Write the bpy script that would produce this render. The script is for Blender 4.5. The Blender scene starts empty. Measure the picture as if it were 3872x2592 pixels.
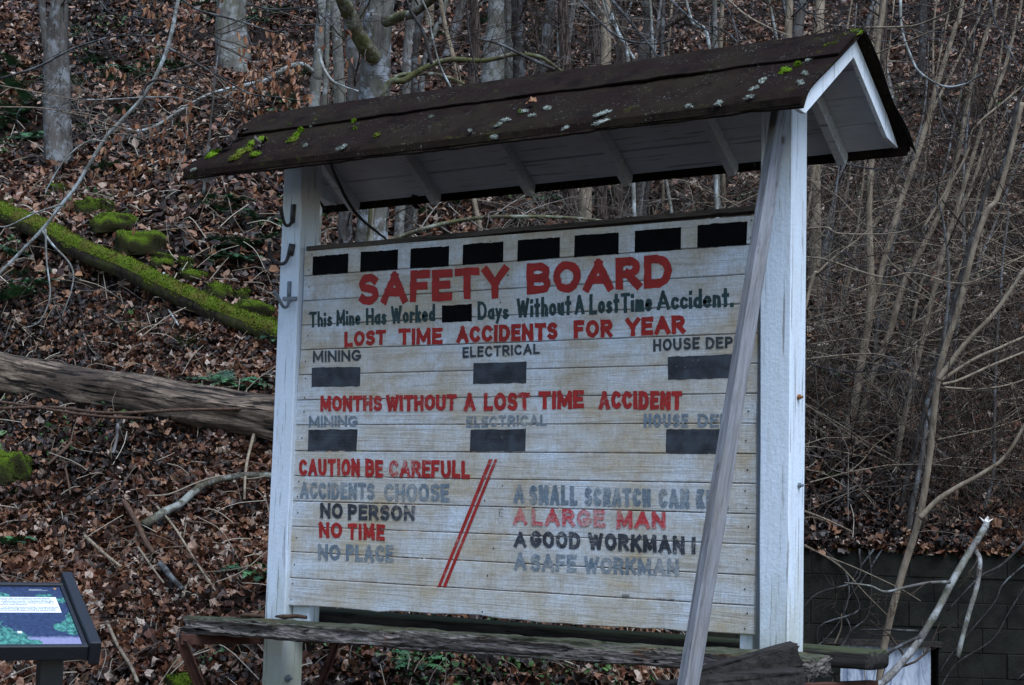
import bpy, bmesh, math, random
import numpy as np
from mathutils import Vector, Matrix

# ------------------------------------------------------------------ camera, sky, sun
S = bpy.context.scene
COL = S.collection
FPX = 6293.19
CAM = np.array([6.1997, -6.9881, 1.1812]); PAN, TILT, ROLL = -0.5982, 0.1021, 0.0305

def cam_axes():
    f = np.array([math.sin(PAN) * math.cos(TILT), math.cos(PAN) * math.cos(TILT), math.sin(TILT)])
    r = np.array([math.cos(PAN), -math.sin(PAN), 0.0]); u = np.cross(r, f)
    c, s = math.cos(ROLL), math.sin(ROLL)
    return c * r + s * u, -s * r + c * u, f
CR, CU, CF = cam_axes()
cd = bpy.data.cameras.new('camera'); cam = bpy.data.objects.new('camera', cd); COL.objects.link(cam)
cd.sensor_fit = 'HORIZONTAL'; cd.sensor_width = 36.0; cd.lens = FPX / 3872 * 36.0
cd.clip_start = 0.05; cd.clip_end = 500
cam.matrix_world = Matrix([[CR[0], CU[0], -CF[0], CAM[0]], [CR[1], CU[1], -CF[1], CAM[1]], [CR[2], CU[2], -CF[2], CAM[2]], [0, 0, 0, 1]])
S.camera = cam

SUN_EL, SUN_AZ = 60.0, 116.0       # degrees; azimuth clockwise from +y
w = bpy.data.worlds.new('World'); S.world = w; w.use_nodes = True
nt = w.node_tree; bg = nt.nodes['Background']
sky = nt.nodes.new('ShaderNodeTexSky'); sky.sky_type = 'NISHITA'; sky.sun_disc = False
sky.sun_elevation = math.radians(SUN_EL); sky.sun_rotation = math.radians(SUN_AZ)
sky.air_density = 1.0; sky.dust_density = 0.8; sky.ozone_density = 1.0
nt.links.new(sky.outputs[0], bg.inputs[0]); bg.inputs[1].default_value = 0.075
sl = bpy.data.lights.new('sun', 'SUN'); so = bpy.data.objects.new('sun', sl); COL.objects.link(so)
sl.energy = 1.5; sl.angle = math.radians(44); sl.color = (0.76, 0.87, 1.0)
sd = Vector((math.sin(math.radians(SUN_AZ)) * math.cos(math.radians(SUN_EL)), math.cos(math.radians(SUN_AZ)) * math.cos(math.radians(SUN_EL)), math.sin(math.radians(SUN_EL))))
so.rotation_euler = (-sd).to_track_quat('-Z', 'Y').to_euler(); so.location = (3, -6, 9)
vs = S.view_settings; vs.view_transform = 'Standard'; vs.look = 'None'; vs.gamma = 1.0; vs.use_curve_mapping = False
vs.exposure = 1.72

# ------------------------------------------------------------------ pixel rays, terrain
rng = np.random.default_rng(11)
FH = np.array([math.sin(PAN), math.cos(PAN)]); RH = np.array([math.cos(PAN), -math.sin(PAN)])

def zm(ox, oy, k):
    return lambda x, y: (ox + x / k, oy + y / k)
D = lambda x, y: (x * 1.65329, y * 1.65329)       # whole-photo view
R1 = zm(0, 0, 1.802); R2 = zm(1000, 0, 1.802); R3 = zm(2572, 0, 1.802); R4 = zm(0, 700, 1.802)
R5 = zm(0, 1570, 1.5346); R6 = zm(2572, 800, 1.802); R7 = zm(2572, 1722, 1.802)
H5 = zm(1150, 0, 2.343); H6 = zm(2100, 0, 2.343); HB = zm(600, 2250, 2.929); HP = zm(0, 2150, 3.5475)
C1 = zm(1000, 850, 2.343); C2 = zm(1900, 750, 2.091); C3 = zm(1050, 1400, 2.24); C4 = zm(1900, 1400, 2.24)
C5 = zm(1050, 1900, 2.343); C6 = zm(1900, 1900, 2.266); CH = zm(1000, 700, 2.85)

def ray(p):
    return CF + (p[0] - 1936) / FPX * CR - (p[1] - 1296) / FPX * CU
def at(p, t):                       # point at forward depth t
    return CAM + ray(p) * t
def on_plane(p, n, d):              # n.X = d
    n = np.asarray(n, float); r = ray(p)
    return CAM + r * ((d - CAM @ n) / (r @ n))
def on_y(p, y): return on_plane(p, (0, 1, 0), y)
def on_x(p, x): return on_plane(p, (1, 0, 0), x)

def _hash(ix, iy, seed):
    n = (ix * 374761393 + iy * 668265263 + seed * 974711) & 0x7fffffff
    n = ((n ^ (n >> 13)) * 1274126177) & 0x7fffffff
    return ((n ^ (n >> 16)) & 0xffff) / 65535.0
def vnoise(x, y, seed=0):
    x = np.asarray(x, float); y = np.asarray(y, float)
    ix = np.floor(x).astype(np.int64); iy = np.floor(y).astype(np.int64); fx = x - ix; fy = y - iy
    fx = fx * fx * (3 - 2 * fx); fy = fy * fy * (3 - 2 * fy)
    a = _hash(ix, iy, seed); b = _hash(ix + 1, iy, seed); c = _hash(ix, iy + 1, seed); d = _hash(ix + 1, iy + 1, seed)
    return (a + (b - a) * fx) * (1 - fy) + (c + (d - c) * fx) * fy - 0.5
def sstep(a, b, x):
    t = np.clip((x - a) / (b - a), 0, 1); return t * t * (3 - 2 * t)
WALL_S, WALL_T = 13.7, 1.0

def height_sl(s, l):
    s = np.asarray(s, float); l = np.asarray(l, float)
    s0 = 10.15 + 1.5 * sstep(0.4, 1.8, l) + 0.10 * np.clip(-l, 0, 6)
    k = 0.3; h = -0.3 + k * np.logaddexp(0, (s - s0) * 0.6 / k)
    bump = 0.34 * vnoise(s * .45, l * .45, 3) + 0.16 * vnoise(s * 1.1, l * 1.1, 5) + 0.07 * vnoise(s * 2.7, l * 2.7, 8)
    h = h + bump * sstep(8.5, 11, s)
    cl = sstep(0.9, 1.9, l)
    s1 = WALL_S + .16; h1 = -0.3 + k * np.logaddexp(0, (s1 - s0) * 0.6 / k) + 0.34 * vnoise(s1 * .45 + 0 * l, l * .45, 3) + 0.16 * vnoise(s1 * 1.1 + 0 * l, l * 1.1, 5)
    h = h - cl * (h1 - WALL_T + .03) * np.exp(-np.clip(s - s1, 0, 50) / 1.6)
    court = sstep(0.9, 1.9, l) * (s < WALL_S + 0.15)
    return h * (1 - court) + court * (-0.35 + 0.05 * bump)
def sl_of(x, y):
    dx = x - CAM[0]; dy = y - CAM[1]
    return dx * FH[0] + dy * FH[1], dx * RH[0] + dy * RH[1]
def height(x, y):
    s, l = sl_of(x, y); return height_sl(s, l)
def ground(p, lo=7.0, hi=70.0):     # where a picture ray meets the terrain
    t = np.arange(lo, hi, 0.04); P = CAM[None] + ray(p)[None] * t[:, None]
    i = np.argmax(P[:, 2] < height(P[:, 0], P[:, 1]))
    return P[i] if i > 0 else P[-1]
def depth(P): return (np.asarray(P) - CAM) @ CF
def px2m(px, t): return px * t / FPX

# ------------------------------------------------------------------ mesh helpers
class MB:
    def __init__(s): s.V = []; s.F = []; s.T = []; s.n = 0
    def add(s, V, F, tone=0.5):
        V = np.asarray(V, float).reshape(-1, 3)
        s.V.append(V)
        for f in (F if isinstance(F, list) else [F]):
            s.F.append(np.asarray(f, np.int64) + s.n)
        s.T.append(np.broadcast_to(np.asarray(tone, float), (len(V),)).copy()); s.n += len(V); return s
    def build(s, name, mat, parent=None, smooth=True, bevel=0, org=None):
        V = np.concatenate(s.V); T = np.concatenate(s.T)
        if org is None: org = np.array(parent.matrix_world.translation) if parent is not None else np.zeros(3)
        V = V - org
        lp = np.concatenate([f.ravel() for f in s.F]); tot = np.concatenate([np.full(len(f), f.shape[1]) for f in s.F])
        st = np.concatenate([[0], np.cumsum(tot)[:-1]])
        me = bpy.data.meshes.new(name); me.vertices.add(len(V)); me.vertices.foreach_set('co', V.ravel())
        me.loops.add(len(lp)); me.loops.foreach_set('vertex_index', lp.astype(np.int32))
        me.polygons.add(len(tot)); me.polygons.foreach_set('loop_start', st.astype(np.int32)); me.polygons.foreach_set('loop_total', tot.astype(np.int32))
        me.update(calc_edges=True); me.validate()
        a = me.attributes.new('tone', 'FLOAT', 'POINT'); a.data.foreach_set('value', T.astype(np.float32))
        me.polygons.foreach_set('use_smooth', np.full(len(me.polygons), smooth))
        me.materials.append(mat)
        o = bpy.data.objects.new(name, me); COL.objects.link(o)
        if parent is not None: o.parent = parent; o['_l'] = 0; del o['_l']
        else: o.location = org
        if bevel:
            b = o.modifiers.new('bevel', 'BEVEL'); b.width = bevel; b.segments = 2; b.limit_method = 'ANGLE'
        return o
def tag(o, label=None, cat=None, group=None, kind=None):
    if label: o['label'] = label
    if cat: o['category'] = cat
    if group: o['group'] = group
    if kind: o['kind'] = kind
    return o
def thing(name, label, cat, loc, group=None):
    o = bpy.data.objects.new(name, None); o.empty_display_size = 0.1; COL.objects.link(o)
    o.location = loc; o.matrix_world = Matrix.Translation(Vector([float(v) for v in loc]))
    return tag(o, label, cat, group)
BOXF = np.array([[0, 3, 2, 1], [4, 5, 6, 7], [0, 1, 5, 4], [1, 2, 6, 5], [2, 3, 7, 6], [3, 0, 4, 7]])
def hexa(mb, c8, tone=.5): mb.add(c8, BOXF, tone)     # bottom 4 ccw, top 4 ccw
def box(mb, lo, hi, tone=.5):
    (x0, y0, z0), (x1, y1, z1) = lo, hi
    hexa(mb, [(x0, y0, z0), (x1, y0, z0), (x1, y1, z0), (x0, y1, z0), (x0, y0, z1), (x1, y0, z1), (x1, y1, z1), (x0, y1, z1)], tone)
def norm(v): v = np.asarray(v, float); return v / (np.linalg.norm(v) + 1e-12)
def bar(mb, a, b, wd, ht, up=(0, 0, 1), tone=.5):     # rectangular bar a->b
    a = np.asarray(a, float); b = np.asarray(b, float); d = norm(b - a); sx = norm(np.cross(d, up)); uz = np.cross(sx, d)
    c = []
    for p in (a, b):
        for i, j in ((-1, -1), (1, -1), (1, 1), (-1, 1)): c.append(p + sx * wd / 2 * i + uz * ht / 2 * j)
    mb.add(c, BOXF, tone)
def smooth_path(P, n):
    P = np.asarray(P, float)
    if len(P) < 3: return P[0] + (P[-1] - P[0]) * np.linspace(0, 1, n)[:, None]
    Q = np.concatenate([[2 * P[0] - P[1]], P, [2 * P[-1] - P[-2]]]); t = np.linspace(0, len(P) - 1 - 1e-9, n); i = t.astype(int); f = (t - i)[:, None]
    a, b, c, d = Q[i], Q[i + 1], Q[i + 2], Q[i + 3]
    return .5 * (2 * b + (c - a) * f + (2 * a - 5 * b + 4 * c - d) * f ** 2 + (3 * b - a - 3 * c + d) * f ** 3)
def tube(mb, P, R, k=6, tone=.5, rough=0.0, caps=True, seed=None):
    P = np.asarray(P, float); n = len(P); R = np.broadcast_to(np.asarray(R, float), (n,))
    T = np.gradient(P, axis=0); T /= np.linalg.norm(T, axis=1)[:, None] + 1e-12
    ref = np.array([0, 0, 1.0]) if abs(T[0, 2]) < .9 else np.array([1.0, 0, 0])
    U = np.cross(T, ref); 
    U /= np.linalg.norm(U, axis=1)[:, None] + 1e-9
    for i in range(1, n):
        u = U[i - 1] - T[i] * (U[i - 1] @ T[i]); U[i] = u / (np.linalg.norm(u) + 1e-12)
    W = np.cross(T, U); a = np.arange(k) * 2 * np.pi / k
    rr = np.ones((n, k))
    if rough:
        sd_ = int(rng.integers(1e6)) if seed is None else seed
        L = np.concatenate([[0], np.cumsum(np.linalg.norm(np.diff(P, axis=0), axis=1))]) / max(R.max(), 1e-6)
        aa = np.arange(k)
        for m_, am in ((.35, 1.0), (.9, .6)):
            rr += rough * am * 2 * vnoise(L[:, None] * m_ * .6 + 0 * aa[None], 2.2 * m_ * 2 * (1 + np.cos(a))[None] + 3.1 * np.sin(a)[None] + 0 * L[:, None], sd_)
    V = P[:, None] + R[:, None, None] * rr[..., None] * (np.cos(a)[None, :, None] * U[:, None] + np.sin(a)[None, :, None] * W[:, None])
    i = np.arange(n - 1)[:, None] * k; j = np.arange(k)[None]; j2 = (j + 1) % k
    F = [np.stack([i + j, i + j2, i + k + j2, i + k + j], -1).reshape(-1, 4)]
    if caps: F += [np.arange(k)[None, ::-1], ((n - 1) * k + np.arange(k))[None]]
    mb.add(V.reshape(-1, 3), F, tone)
    return V
def fuzz(mb, P, Nn, ln, wd, tone=(.3, .9)):
    """short blades standing on points P with normals Nn"""
    n = len(P); d = Nn + rng.normal(0, .55, (n, 3)); d /= np.linalg.norm(d, axis=1)[:, None]
    s_ = np.cross(d, rng.normal(0, 1, (n, 3))); s_ /= np.linalg.norm(s_, axis=1)[:, None] + 1e-9
    L = ln * rng.uniform(.5, 1.3, n)[:, None]
    V = np.stack([P - s_ * wd, P + s_ * wd, P + d * L], 1).reshape(-1, 3)
    t = np.repeat(rng.uniform(tone[0], tone[1], n), 3)
    mb.add(V, np.arange(3 * n).reshape(-1, 3), t)
def blob(mb, c, rad, rot=0, n1=14, n2=22, rough=.18, seed=1, flat=-.35, fuz=0, fl=.012, tone=.5, up=None, boxy=1.0):
    """lumpy stone or cushion; returns nothing"""
    th = np.linspace(0, np.pi, n1)[:, None]; ph = np.arange(n2)[None] * 2 * np.pi / n2
    X = np.sin(th) * np.cos(ph); Y = np.sin(th) * np.sin(ph); Z = np.cos(th) + 0 * ph
    if boxy != 1.0:
        X, Y, Z = [np.sign(q) * np.abs(q) ** boxy for q in (X, Y, Z)]
    q = 1 + rough * 2 * (vnoise(X * 2 + 5 + Z, Y * 2 + Z * 1.7, seed) + .5 * vnoise(X * 5 + Z * 3, Y * 5 - Z * 2 + 9, seed + 1))
    Z = np.maximum(Z, flat)
    V = np.stack([X * q * rad[0], Y * q * rad[1], Z * q * rad[2]], -1)
    cr, sr = math.cos(rot), math.sin(rot)
    M = np.array([[cr, -sr, 0], [sr, cr, 0], [0, 0, 1]])
    if up is not None:
        z = norm(up); x = norm(np.cross((0, 1, 0), z)) if abs(z[1]) < .95 else norm(np.cross((1, 0, 0), z)); y = np.cross(z, x)
        M = np.stack([x, y, z], 1) @ M
    V = V @ M.T + np.asarray(c)
    i = np.arange(n1 - 1)[:, None] * n2; j = np.arange(n2)[None]; j2 = (j + 1) % n2
    F = np.stack([i + j, i + n2 + j, i + n2 + j2, i + j2], -1).reshape(-1, 4)
    mb.add(V.reshape(-1, 3), F, tone)
    if fuz:
        a = rng.integers(1, n1 - 2, fuz * 3); b = rng.integers(0, n2, fuz * 3)
        P = V[a, b] * .5 + V[a + 1, (b + 1) % n2] * .5 + rng.normal(0, .15 * min(rad), (len(a), 3)) * 0
        f1 = rng.uniform(0, 1, (len(a), 2)); P = V[a, b] + f1[:, :1] * (V[a + 1, b] - V[a, b]) + f1[:, 1:] * (V[a, (b + 1) % n2] - V[a, b])
        Nn = (P - np.asarray(c)) / (np.asarray(rad).mean()); upv = M[:, 2]
        keep = (P - np.asarray(c)) @ upv > rad[2] * (flat * .3); P = P[keep][:fuz]; Nn = Nn[keep][:fuz]
        Nn /= np.linalg.norm(Nn, axis=1)[:, None] + 1e-9
        fuzz(mb, P, Nn, fl, fl * .28)

# ------------------------------------------------------------------ material helpers
class NT:
    def __init__(s, name, rough=.8, spec=.3):
        s.m = bpy.data.materials.new(name); s.m.use_nodes = True; s.t = s.m.node_tree; s.b = s.t.nodes['Principled BSDF']
        s.b.inputs['Roughness'].default_value = rough; s.b.inputs['Specular IOR Level'].default_value = spec
        s.co = s.n('ShaderNodeTexCoord').outputs['Object']
    def n(s, k, **kw):
        q = s.t.nodes.new(k)
        for a, v in kw.items(): setattr(q, a, v)
        return q
    def set(s, inp, v):
        if isinstance(v, bpy.types.NodeSocket): s.t.links.new(v, inp)
        else: inp.default_value = v
    def mapv(s, sc, rot=(0, 0, 0), loc=(0, 0, 0), vec=None):
        q = s.n('ShaderNodeMapping'); s.set(q.inputs[0], vec or s.co); q.inputs['Scale'].default_value = sc; q.inputs['Rotation'].default_value = rot; q.inputs['Location'].default_value = loc
        return q.outputs[0]
    def noise(s, sc, det=4, ro=.6, vec=None, dist=0):
        q = s.n('ShaderNodeTexNoise'); s.set(q.inputs['Vector'], vec or s.co); q.inputs['Scale'].default_value = sc; q.inputs['Detail'].default_value = det; q.inputs['Roughness'].default_value = ro; q.inputs['Distortion'].default_value = dist
        return q.outputs[0]
    def voro(s, sc, vec=None, feat='F1'):
        q = s.n('ShaderNodeTexVoronoi', feature=feat); s.set(q.inputs['Vector'], vec or s.co); q.inputs['Scale'].default_value = sc
        return q.outputs[0]
    def ramp(s, f, stops, interp='LINEAR'):
        q = s.n('ShaderNodeValToRGB'); s.set(q.inputs[0], f); e = q.color_ramp.elements; q.color_ramp.interpolation = interp
        while len(e) < len(stops): e.new(.5)
        for i, (p, c) in enumerate(stops):
            e[i].position = p; e[i].color = (c, c, c, 1) if isinstance(c, (int, float)) else (*c, 1)
        return q.outputs[0]
    def mix(s, f, a, b, mode='MIX'):
        q = s.n('ShaderNodeMix', data_type='RGBA', blend_type=mode); s.set(q.inputs[0], f)
        for i, v in ((6, a), (7, b)): s.set(q.inputs[i], (*v, 1) if isinstance(v, tuple) else v)
        return q.outputs[2]
    def math(s, op, a, b=0.0):
        q = s.n('ShaderNodeMath', operation=op); s.set(q.inputs[0], a); s.set(q.inputs[1], b); return q.outputs[0]
    def attr(s, nm): return s.n('ShaderNodeAttribute', attribute_name=nm).outputs['Fac']
    def normz(s):
        g = s.n('ShaderNodeNewGeometry'); q = s.n('ShaderNodeSeparateXYZ'); s.t.links.new(g.outputs['Normal'], q.inputs[0]); return q.outputs[2]
    def bump(s, h, dist=.01, st=1.0):
        q = s.n('ShaderNodeBump'); s.set(q.inputs['Height'], h); q.inputs['Distance'].default_value = dist; q.inputs['Strength'].default_value = st
        s.t.links.new(q.outputs[0], s.b.inputs['Normal'])
    def col(s, c): s.set(s.b.inputs['Base Color'], (*c, 1) if isinstance(c, tuple) else c); return s.m

def m_simple(name, c, rough=.7, var=.3, sc=20, spec=.3, bd=.002):
    q = NT(name, rough, spec); f = q.noise(sc, 5)
    q.bump(f, bd); return q.col(q.mix(q.ramp(f, [(.3, 0.), (.7, 1.)]), tuple(v * (1 - var) for v in c), tuple(v * (1 + var) for v in c)))

def board_nodes(q):
    """weathered white-washed planks; returns colour and a height"""
    tone = q.attr('tone')
    loc = q.n('ShaderNodeCombineXYZ'); q.set(loc.inputs[0], q.math('MULTIPLY', tone, 37.)); q.set(loc.inputs[1], q.math('MULTIPLY', tone, 11.))
    add = q.n('ShaderNodeVectorMath', operation='ADD'); q.set(add.inputs[0], q.co); q.set(add.inputs[1], loc.outputs[0]); v = add.outputs[0]
    grain = q.noise(1.0, 6, .65, q.mapv((1.8, 1, 48), vec=v), dist=1.1)
    saw = q.noise(1.0, 3, .7, q.mapv((170, 1, 6), vec=v))
    big = q.noise(1.7, 6, .68, q.mapv((1.0, 1, 1.7)))
    mid = q.noise(9, 5, .7, v)
    fine = q.noise(90, 3, .7)
    c = q.mix(q.ramp(big, [(.40, 0.), (.66, 1.)]), (.61, .672, .745), (.47, .37, .23))
    c = q.mix(q.math('MULTIPLY', q.ramp(mid, [(.47, 0.), (.72, 1.)]), .6), c, (.33, .235, .125))
    c = q.mix(q.math('MULTIPLY', q.ramp(saw, [(.45, 0.), (.7, 1.)]), .28), c, (.22, .18, .14))
    c = q.mix(q.math('MULTIPLY', q.ramp(grain, [(.54, 0.), (.66, 1.)]), .42), c, (.17, .135, .10))
    c = q.mix(q.math('MULTIPLY', q.ramp(fine, [(.35, 1.), (.6, 0.)]), .30), c, (.20, .17, .13))
    c = q.mix(q.math('MULTIPLY', q.ramp(tone, [(0., 0.), (1., 1.)]), .18), c, (.50, .43, .31))
    h = q.math('ADD', q.math('MULTIPLY', grain, 1.0), q.math('ADD', q.math('MULTIPLY', saw, .35), q.math('MULTIPLY', fine, .25)))
    return c, h, fine, mid, grain, saw
def m_board():
    q = NT('board_wood', .75, .25); c, h, *_ = board_nodes(q); q.bump(h, .006, .8); return q.col(c)
def m_paint(name, c, lo, hi, c2=None):
    """paint of colour c worn through to the plank; lo/hi set how much"""
    q = NT(name, .6, .3); bc, h, fine, mid, grain, saw = board_nodes(q)
    f = q.math('ADD', q.math('MULTIPLY', fine, .45), q.math('ADD', q.math('MULTIPLY', mid, .4), q.math('MULTIPLY', q.noise(2.3, 3, .5), .45)))
    f = q.math('ADD', f, q.math('MULTIPLY', grain, .25))
    k = q.ramp(f, [(lo, 1.), (hi, 0.)])
    pc = q.mix(q.ramp(q.noise(14, 4), [(.35, 0.), (.65, 1.)]), c, c2 or tuple(v * 1.35 for v in c))
    q.bump(h, .004, .6); return q.col(q.mix(k, bc, pc))
def m_white(name='white_paint', base=(.78, .78, .77), dirt=.35, green=.0, axis='z'):
    q = NT(name, .55, .35); lo = .12
    st = {'z': (1, 1, lo), 'x': (lo, 1, 1)}[axis]
    a = q.noise(3.0, 6, .65, q.mapv((1, 1, .35))); b = q.noise(34, 5, .75, q.mapv(st)); crk = q.noise(60, 3, .6, q.mapv({'z': (1, 1, .035), 'x': (.035, 1, 1)}[axis])); chip = q.noise(7, 7, .78, q.mapv({'z': (1, 1, .4), 'x': (.4, 1, 1)}[axis]))
    c = q.mix(q.math('MULTIPLY', q.ramp(a, [(.45, 0.), (.75, 1.)]), dirt), base, (.42, .39, .31))
    c = q.mix(q.math('MULTIPLY', q.ramp(b, [(.52, 0.), (.70, 1.)]), .35), c, (.36, .35, .32))
    c = q.mix(q.math('MULTIPLY', q.ramp(crk, [(.61, 0.), (.65, 1.)]), .7), c, (.16, .15, .13))
    c = q.mix(q.ramp(chip, [(.70, 0.), (.715, .8)]), c, (.20, .18, .155))
    if green:
        sp = q.n('ShaderNodeSeparateXYZ'); q.set(sp.inputs[0], q.co)
        gz = q.ramp(q.math('ADD', q.math('SUBTRACT', 1.55, sp.outputs[2]), q.math('MULTIPLY', q.math('SUBTRACT', a, .5), 1.6)), [(.30, 0.), (.85, 1.)])
        c = q.mix(q.math('MULTIPLY', gz, green), c, (.30, .295, .175))
    q.bump(q.math('ADD', q.noise(55, 4), q.math('ADD', b, q.math('MULTIPLY', crk, -.6))), .004, .6); return q.col(c)
def m_bark(name, a, b, lichen=None, stretch=.2, sc=14, moss=0, bd=.02, crk=False):
    sc_ = lambda t_: tuple(x * .84 for x in t_)
    a = sc_(a); b = sc_(b); lichen = sc_(lichen) if lichen else None
    q = NT(name, .85, .2); v = q.mapv((1, 1, stretch)); f = q.noise(sc, 6, .68, v, dist=.4); c = q.mix(q.ramp(f, [(.35, 0.), (.65, 1.)]), a, b)
    crack = q.ramp(q.voro(sc * 1.3, v, 'DISTANCE_TO_EDGE'), [(0., 0.), (.12, 1.)])
    if crk: c = q.mix(crack, tuple(x * .35 for x in a), c)
    else: crack = q.noise(sc * 2.2, 5, .7, q.mapv((1, 1, .12))); c = q.mix(q.ramp(crack, [(.56, 0.), (.64, .75)]), c, tuple(x * .4 for x in a)); crack = q.math('MULTIPLY', crack, -1.5)
    if lichen: c = q.mix(q.ramp(q.noise(5.5, 5, .7), [(.5, 0.), (.6, 1.)]), c, lichen)
    if moss: c = q.mix(q.math('MULTIPLY', q.ramp(q.noise(4, 5, .7), [(.46, 0.), (.56, 1.)]), moss), c, (.07, .08, .012))
    q.bump(q.math('ADD', f, crack), bd, .9); return q.col(c)
def m_moss(name='moss', a=(.013, .022, .0025), b=(.125, .18, .009)):
    q = NT(name, .9, .15); f = q.attr('tone'); n_ = q.noise(16, 4, .7)
    c = q.mix(q.ramp(q.math('ADD', q.math('MULTIPLY', f, .7), q.math('MULTIPLY', n_, .5)), [(.25, 0.), (.85, 1.)]), a, b)
    c = q.mix(q.ramp(q.noise(5, 4, .7), [(.45, 0.), (.60, .75)]), c, (.085, .07, .014))
    q.bump(q.noise(120, 3), .01, .8); return q.col(c)
def m_leaf(name, stops, rough=.5, spec=.4):
    q = NT(name, rough, spec); f = q.attr('tone'); c = q.ramp(f, [(p_, tuple(x * .74 for x in c_)) for p_, c_ in stops])
    c = q.mix(q.ramp(q.noise(70, 3, .7), [(.4, 0.), (.7, .45)]), c, (.03, .018, .012)); return q.col(c)
def m_wood(name, a, b, axis='x', green=0.0, sc=1.0, bd=.012):
    q = NT(name, .85, .2); st = {'x': (2, 22, 22), 'z': (60, 60, 1.6), 'y': (22, 2, 22)}[axis]
    f = q.noise(1.6 * sc, 7, .72, q.mapv(st), dist=.12); c = q.mix(q.ramp(f, [(.34, 0.), (.66, 1.)]), a, b)
    cr = q.ramp(q.noise(2.2 * sc, 4, .6, q.mapv(st, loc=(3, 3, 3)), dist=.2), [(.29, 0.), (.36, 1.)])
    c = q.mix(cr, tuple(x * .25 for x in a), c)
    if green:
        c = q.mix(q.math('MULTIPLY', q.ramp(q.math('ADD', q.normz(), q.math('MULTIPLY', q.noise(9, 5), .8)), [(.9, 0.), (1.25, 1.)]), green), c, (.055, .07, .025))
    q.bump(q.math('ADD', f, cr), bd, 1.0); return q.col(c)

M = {}
def m_moss_stone():
    q = NT('moss_over_stone', .95, .1); f = q.attr('tone'); n_ = q.noise(14, 5, .75); c = q.mix(q.ramp(q.math('ADD', q.math('MULTIPLY', f, .6), q.math('MULTIPLY', n_, .7)), [(.35, 0.), (.95, 1.)]), (.013, .023, .003), (.105, .16, .010))
    k = q.ramp(q.math('ADD', q.normz(), q.math('MULTIPLY', q.math('SUBTRACT', q.noise(9, 5, .75), .5), 1.8)), [(.05, 0.), (.55, 1.)])
    q.bump(q.noise(70, 4), .015, 1.0); return q.col(q.mix(k, (.022, .021, .008), c))
M['moss_stone'] = m_moss_stone()
M['board'] = m_board()
M['red'] = m_paint('red_paint', (.25, .011, .007), .98, 1.12)
M['red_mid'] = m_paint('worn_red_paint', (.275, .014, .012), .84, 1.06)
M['red_worn'] = m_paint('faded_red_paint', (.36, .03, .035), .70, .98)
M['green'] = m_paint('dark_green_paint', (.014, .030, .028), .96, 1.14, (.02, .05, .05))
M['slate'] = m_paint('slate_paint', (.025, .028, .034), .92, 1.10, (.05, .055, .065))
M['char'] = m_paint('charcoal_paint', (.020, .021, .026), .80, 1.0, (.05, .055, .07))
M['blue'] = m_paint('faded_blue_grey_paint', (.10, .135, .165), .75, 1.12, (.15, .19, .23))
M['black'] = m_paint('black_paint', (.003, .003, .0032), 1.05, 1.3, (.005, .005, .0055)); M['black'].node_tree.nodes['Principled BSDF'].inputs['Specular IOR Level'].default_value = .02
M['black_worn'] = m_paint('worn_black_paint', (.016, .017, .021), .90, 1.16, (.045, .052, .065))
M['white'] = m_white('white_paint', (.70, .74, .79))
M['white_post'] = m_white('white_post_paint', (.62, .685, .765), .30, .75)
M['soffit'] = m_white('soffit_paint', (.58, .61, .65), .4, axis='x')

# ------------------------------------------------------------------ ground
M['soil'] = None
q = NT('forest_soil', .95, .1); f = q.noise(7, 8, .7); f2 = q.noise(45, 4, .7)
q.bump(q.math('ADD', f, f2), .04, 1.0)
M['soil'] = q.col(q.mix(q.ramp(f2, [(.35, 0.), (.7, 1.)]), (.004, .003, .0025), (.022, .013, .009)))
sv = np.concatenate([np.linspace(-40, 8, 25)[:-1], np.linspace(8, 13.8, 75), [13.86, 13.9], np.linspace(14.0, 30, 170)[1:], np.linspace(30, 90, 41)[1:]])
lv = np.concatenate([np.linspace(-60, -12, 20)[:-1], np.linspace(-12, 12, 220), np.linspace(12, 60, 20)[1:]])
SS, LL = np.meshgrid(sv, lv, indexing='ij'); ZZ = height_sl(SS, LL)
XX = CAM[0] + SS * FH[0] + LL * RH[0]; YY = CAM[1] + SS * FH[1] + LL * RH[1]
a, b = SS.shape; i = np.arange(a - 1)[:, None] * b; j = np.arange(b - 1)[None]
mb = MB().add(np.stack([XX, YY, ZZ], -1).reshape(-1, 3), np.stack([i + j, i + j + 1, i + b + j + 1, i + b + j], -1).reshape(-1, 4))
tag(mb.build('hillside', M['soil']), kind='structure')

# ------------------------------------------------------------------ the notice board
XFL, XFR, YF, YB, XRR, XRL = -0.1459, 0.0006, -0.0289, 0.1365, 2.9942, 2.8453
board = thing('notice_board', 'white plank notice board reading Safety Board under its own little gabled roof', 'notice board', (1.42, 0.05, -0.3))
Lp = [(1153.6, 946), (1149.4, 1044.2), (1146.4, 1139), (1143, 1231), (1137.9, 1324.6), (1131, 1419), (1123.7, 1513.8), (1117.9, 1608), (1113, 1706), (1109, 1800.4), (1104.5, 1895.5), (1097.5, 1991), (1091.4, 2087), (1086.3, 2185), (1079, 2283)]
Rp = [(2868, 812), (2867, 922), (2866, 1035), (2864, 1147), (2862.7, 1260.3), (2862.7, 1374), (2862, 1488), (2857, 1602), (2857, 1717), (2857, 1829.5), (2857, 1944.6), (2856, 2060), (2853, 2177), (2851, 2292), (2848.8, 2411)]
LP = [on_y(p, 0) for p in Lp]; RP = [on_y(p, 0) for p in Rp]
mb = MB(); g = .0022
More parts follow.
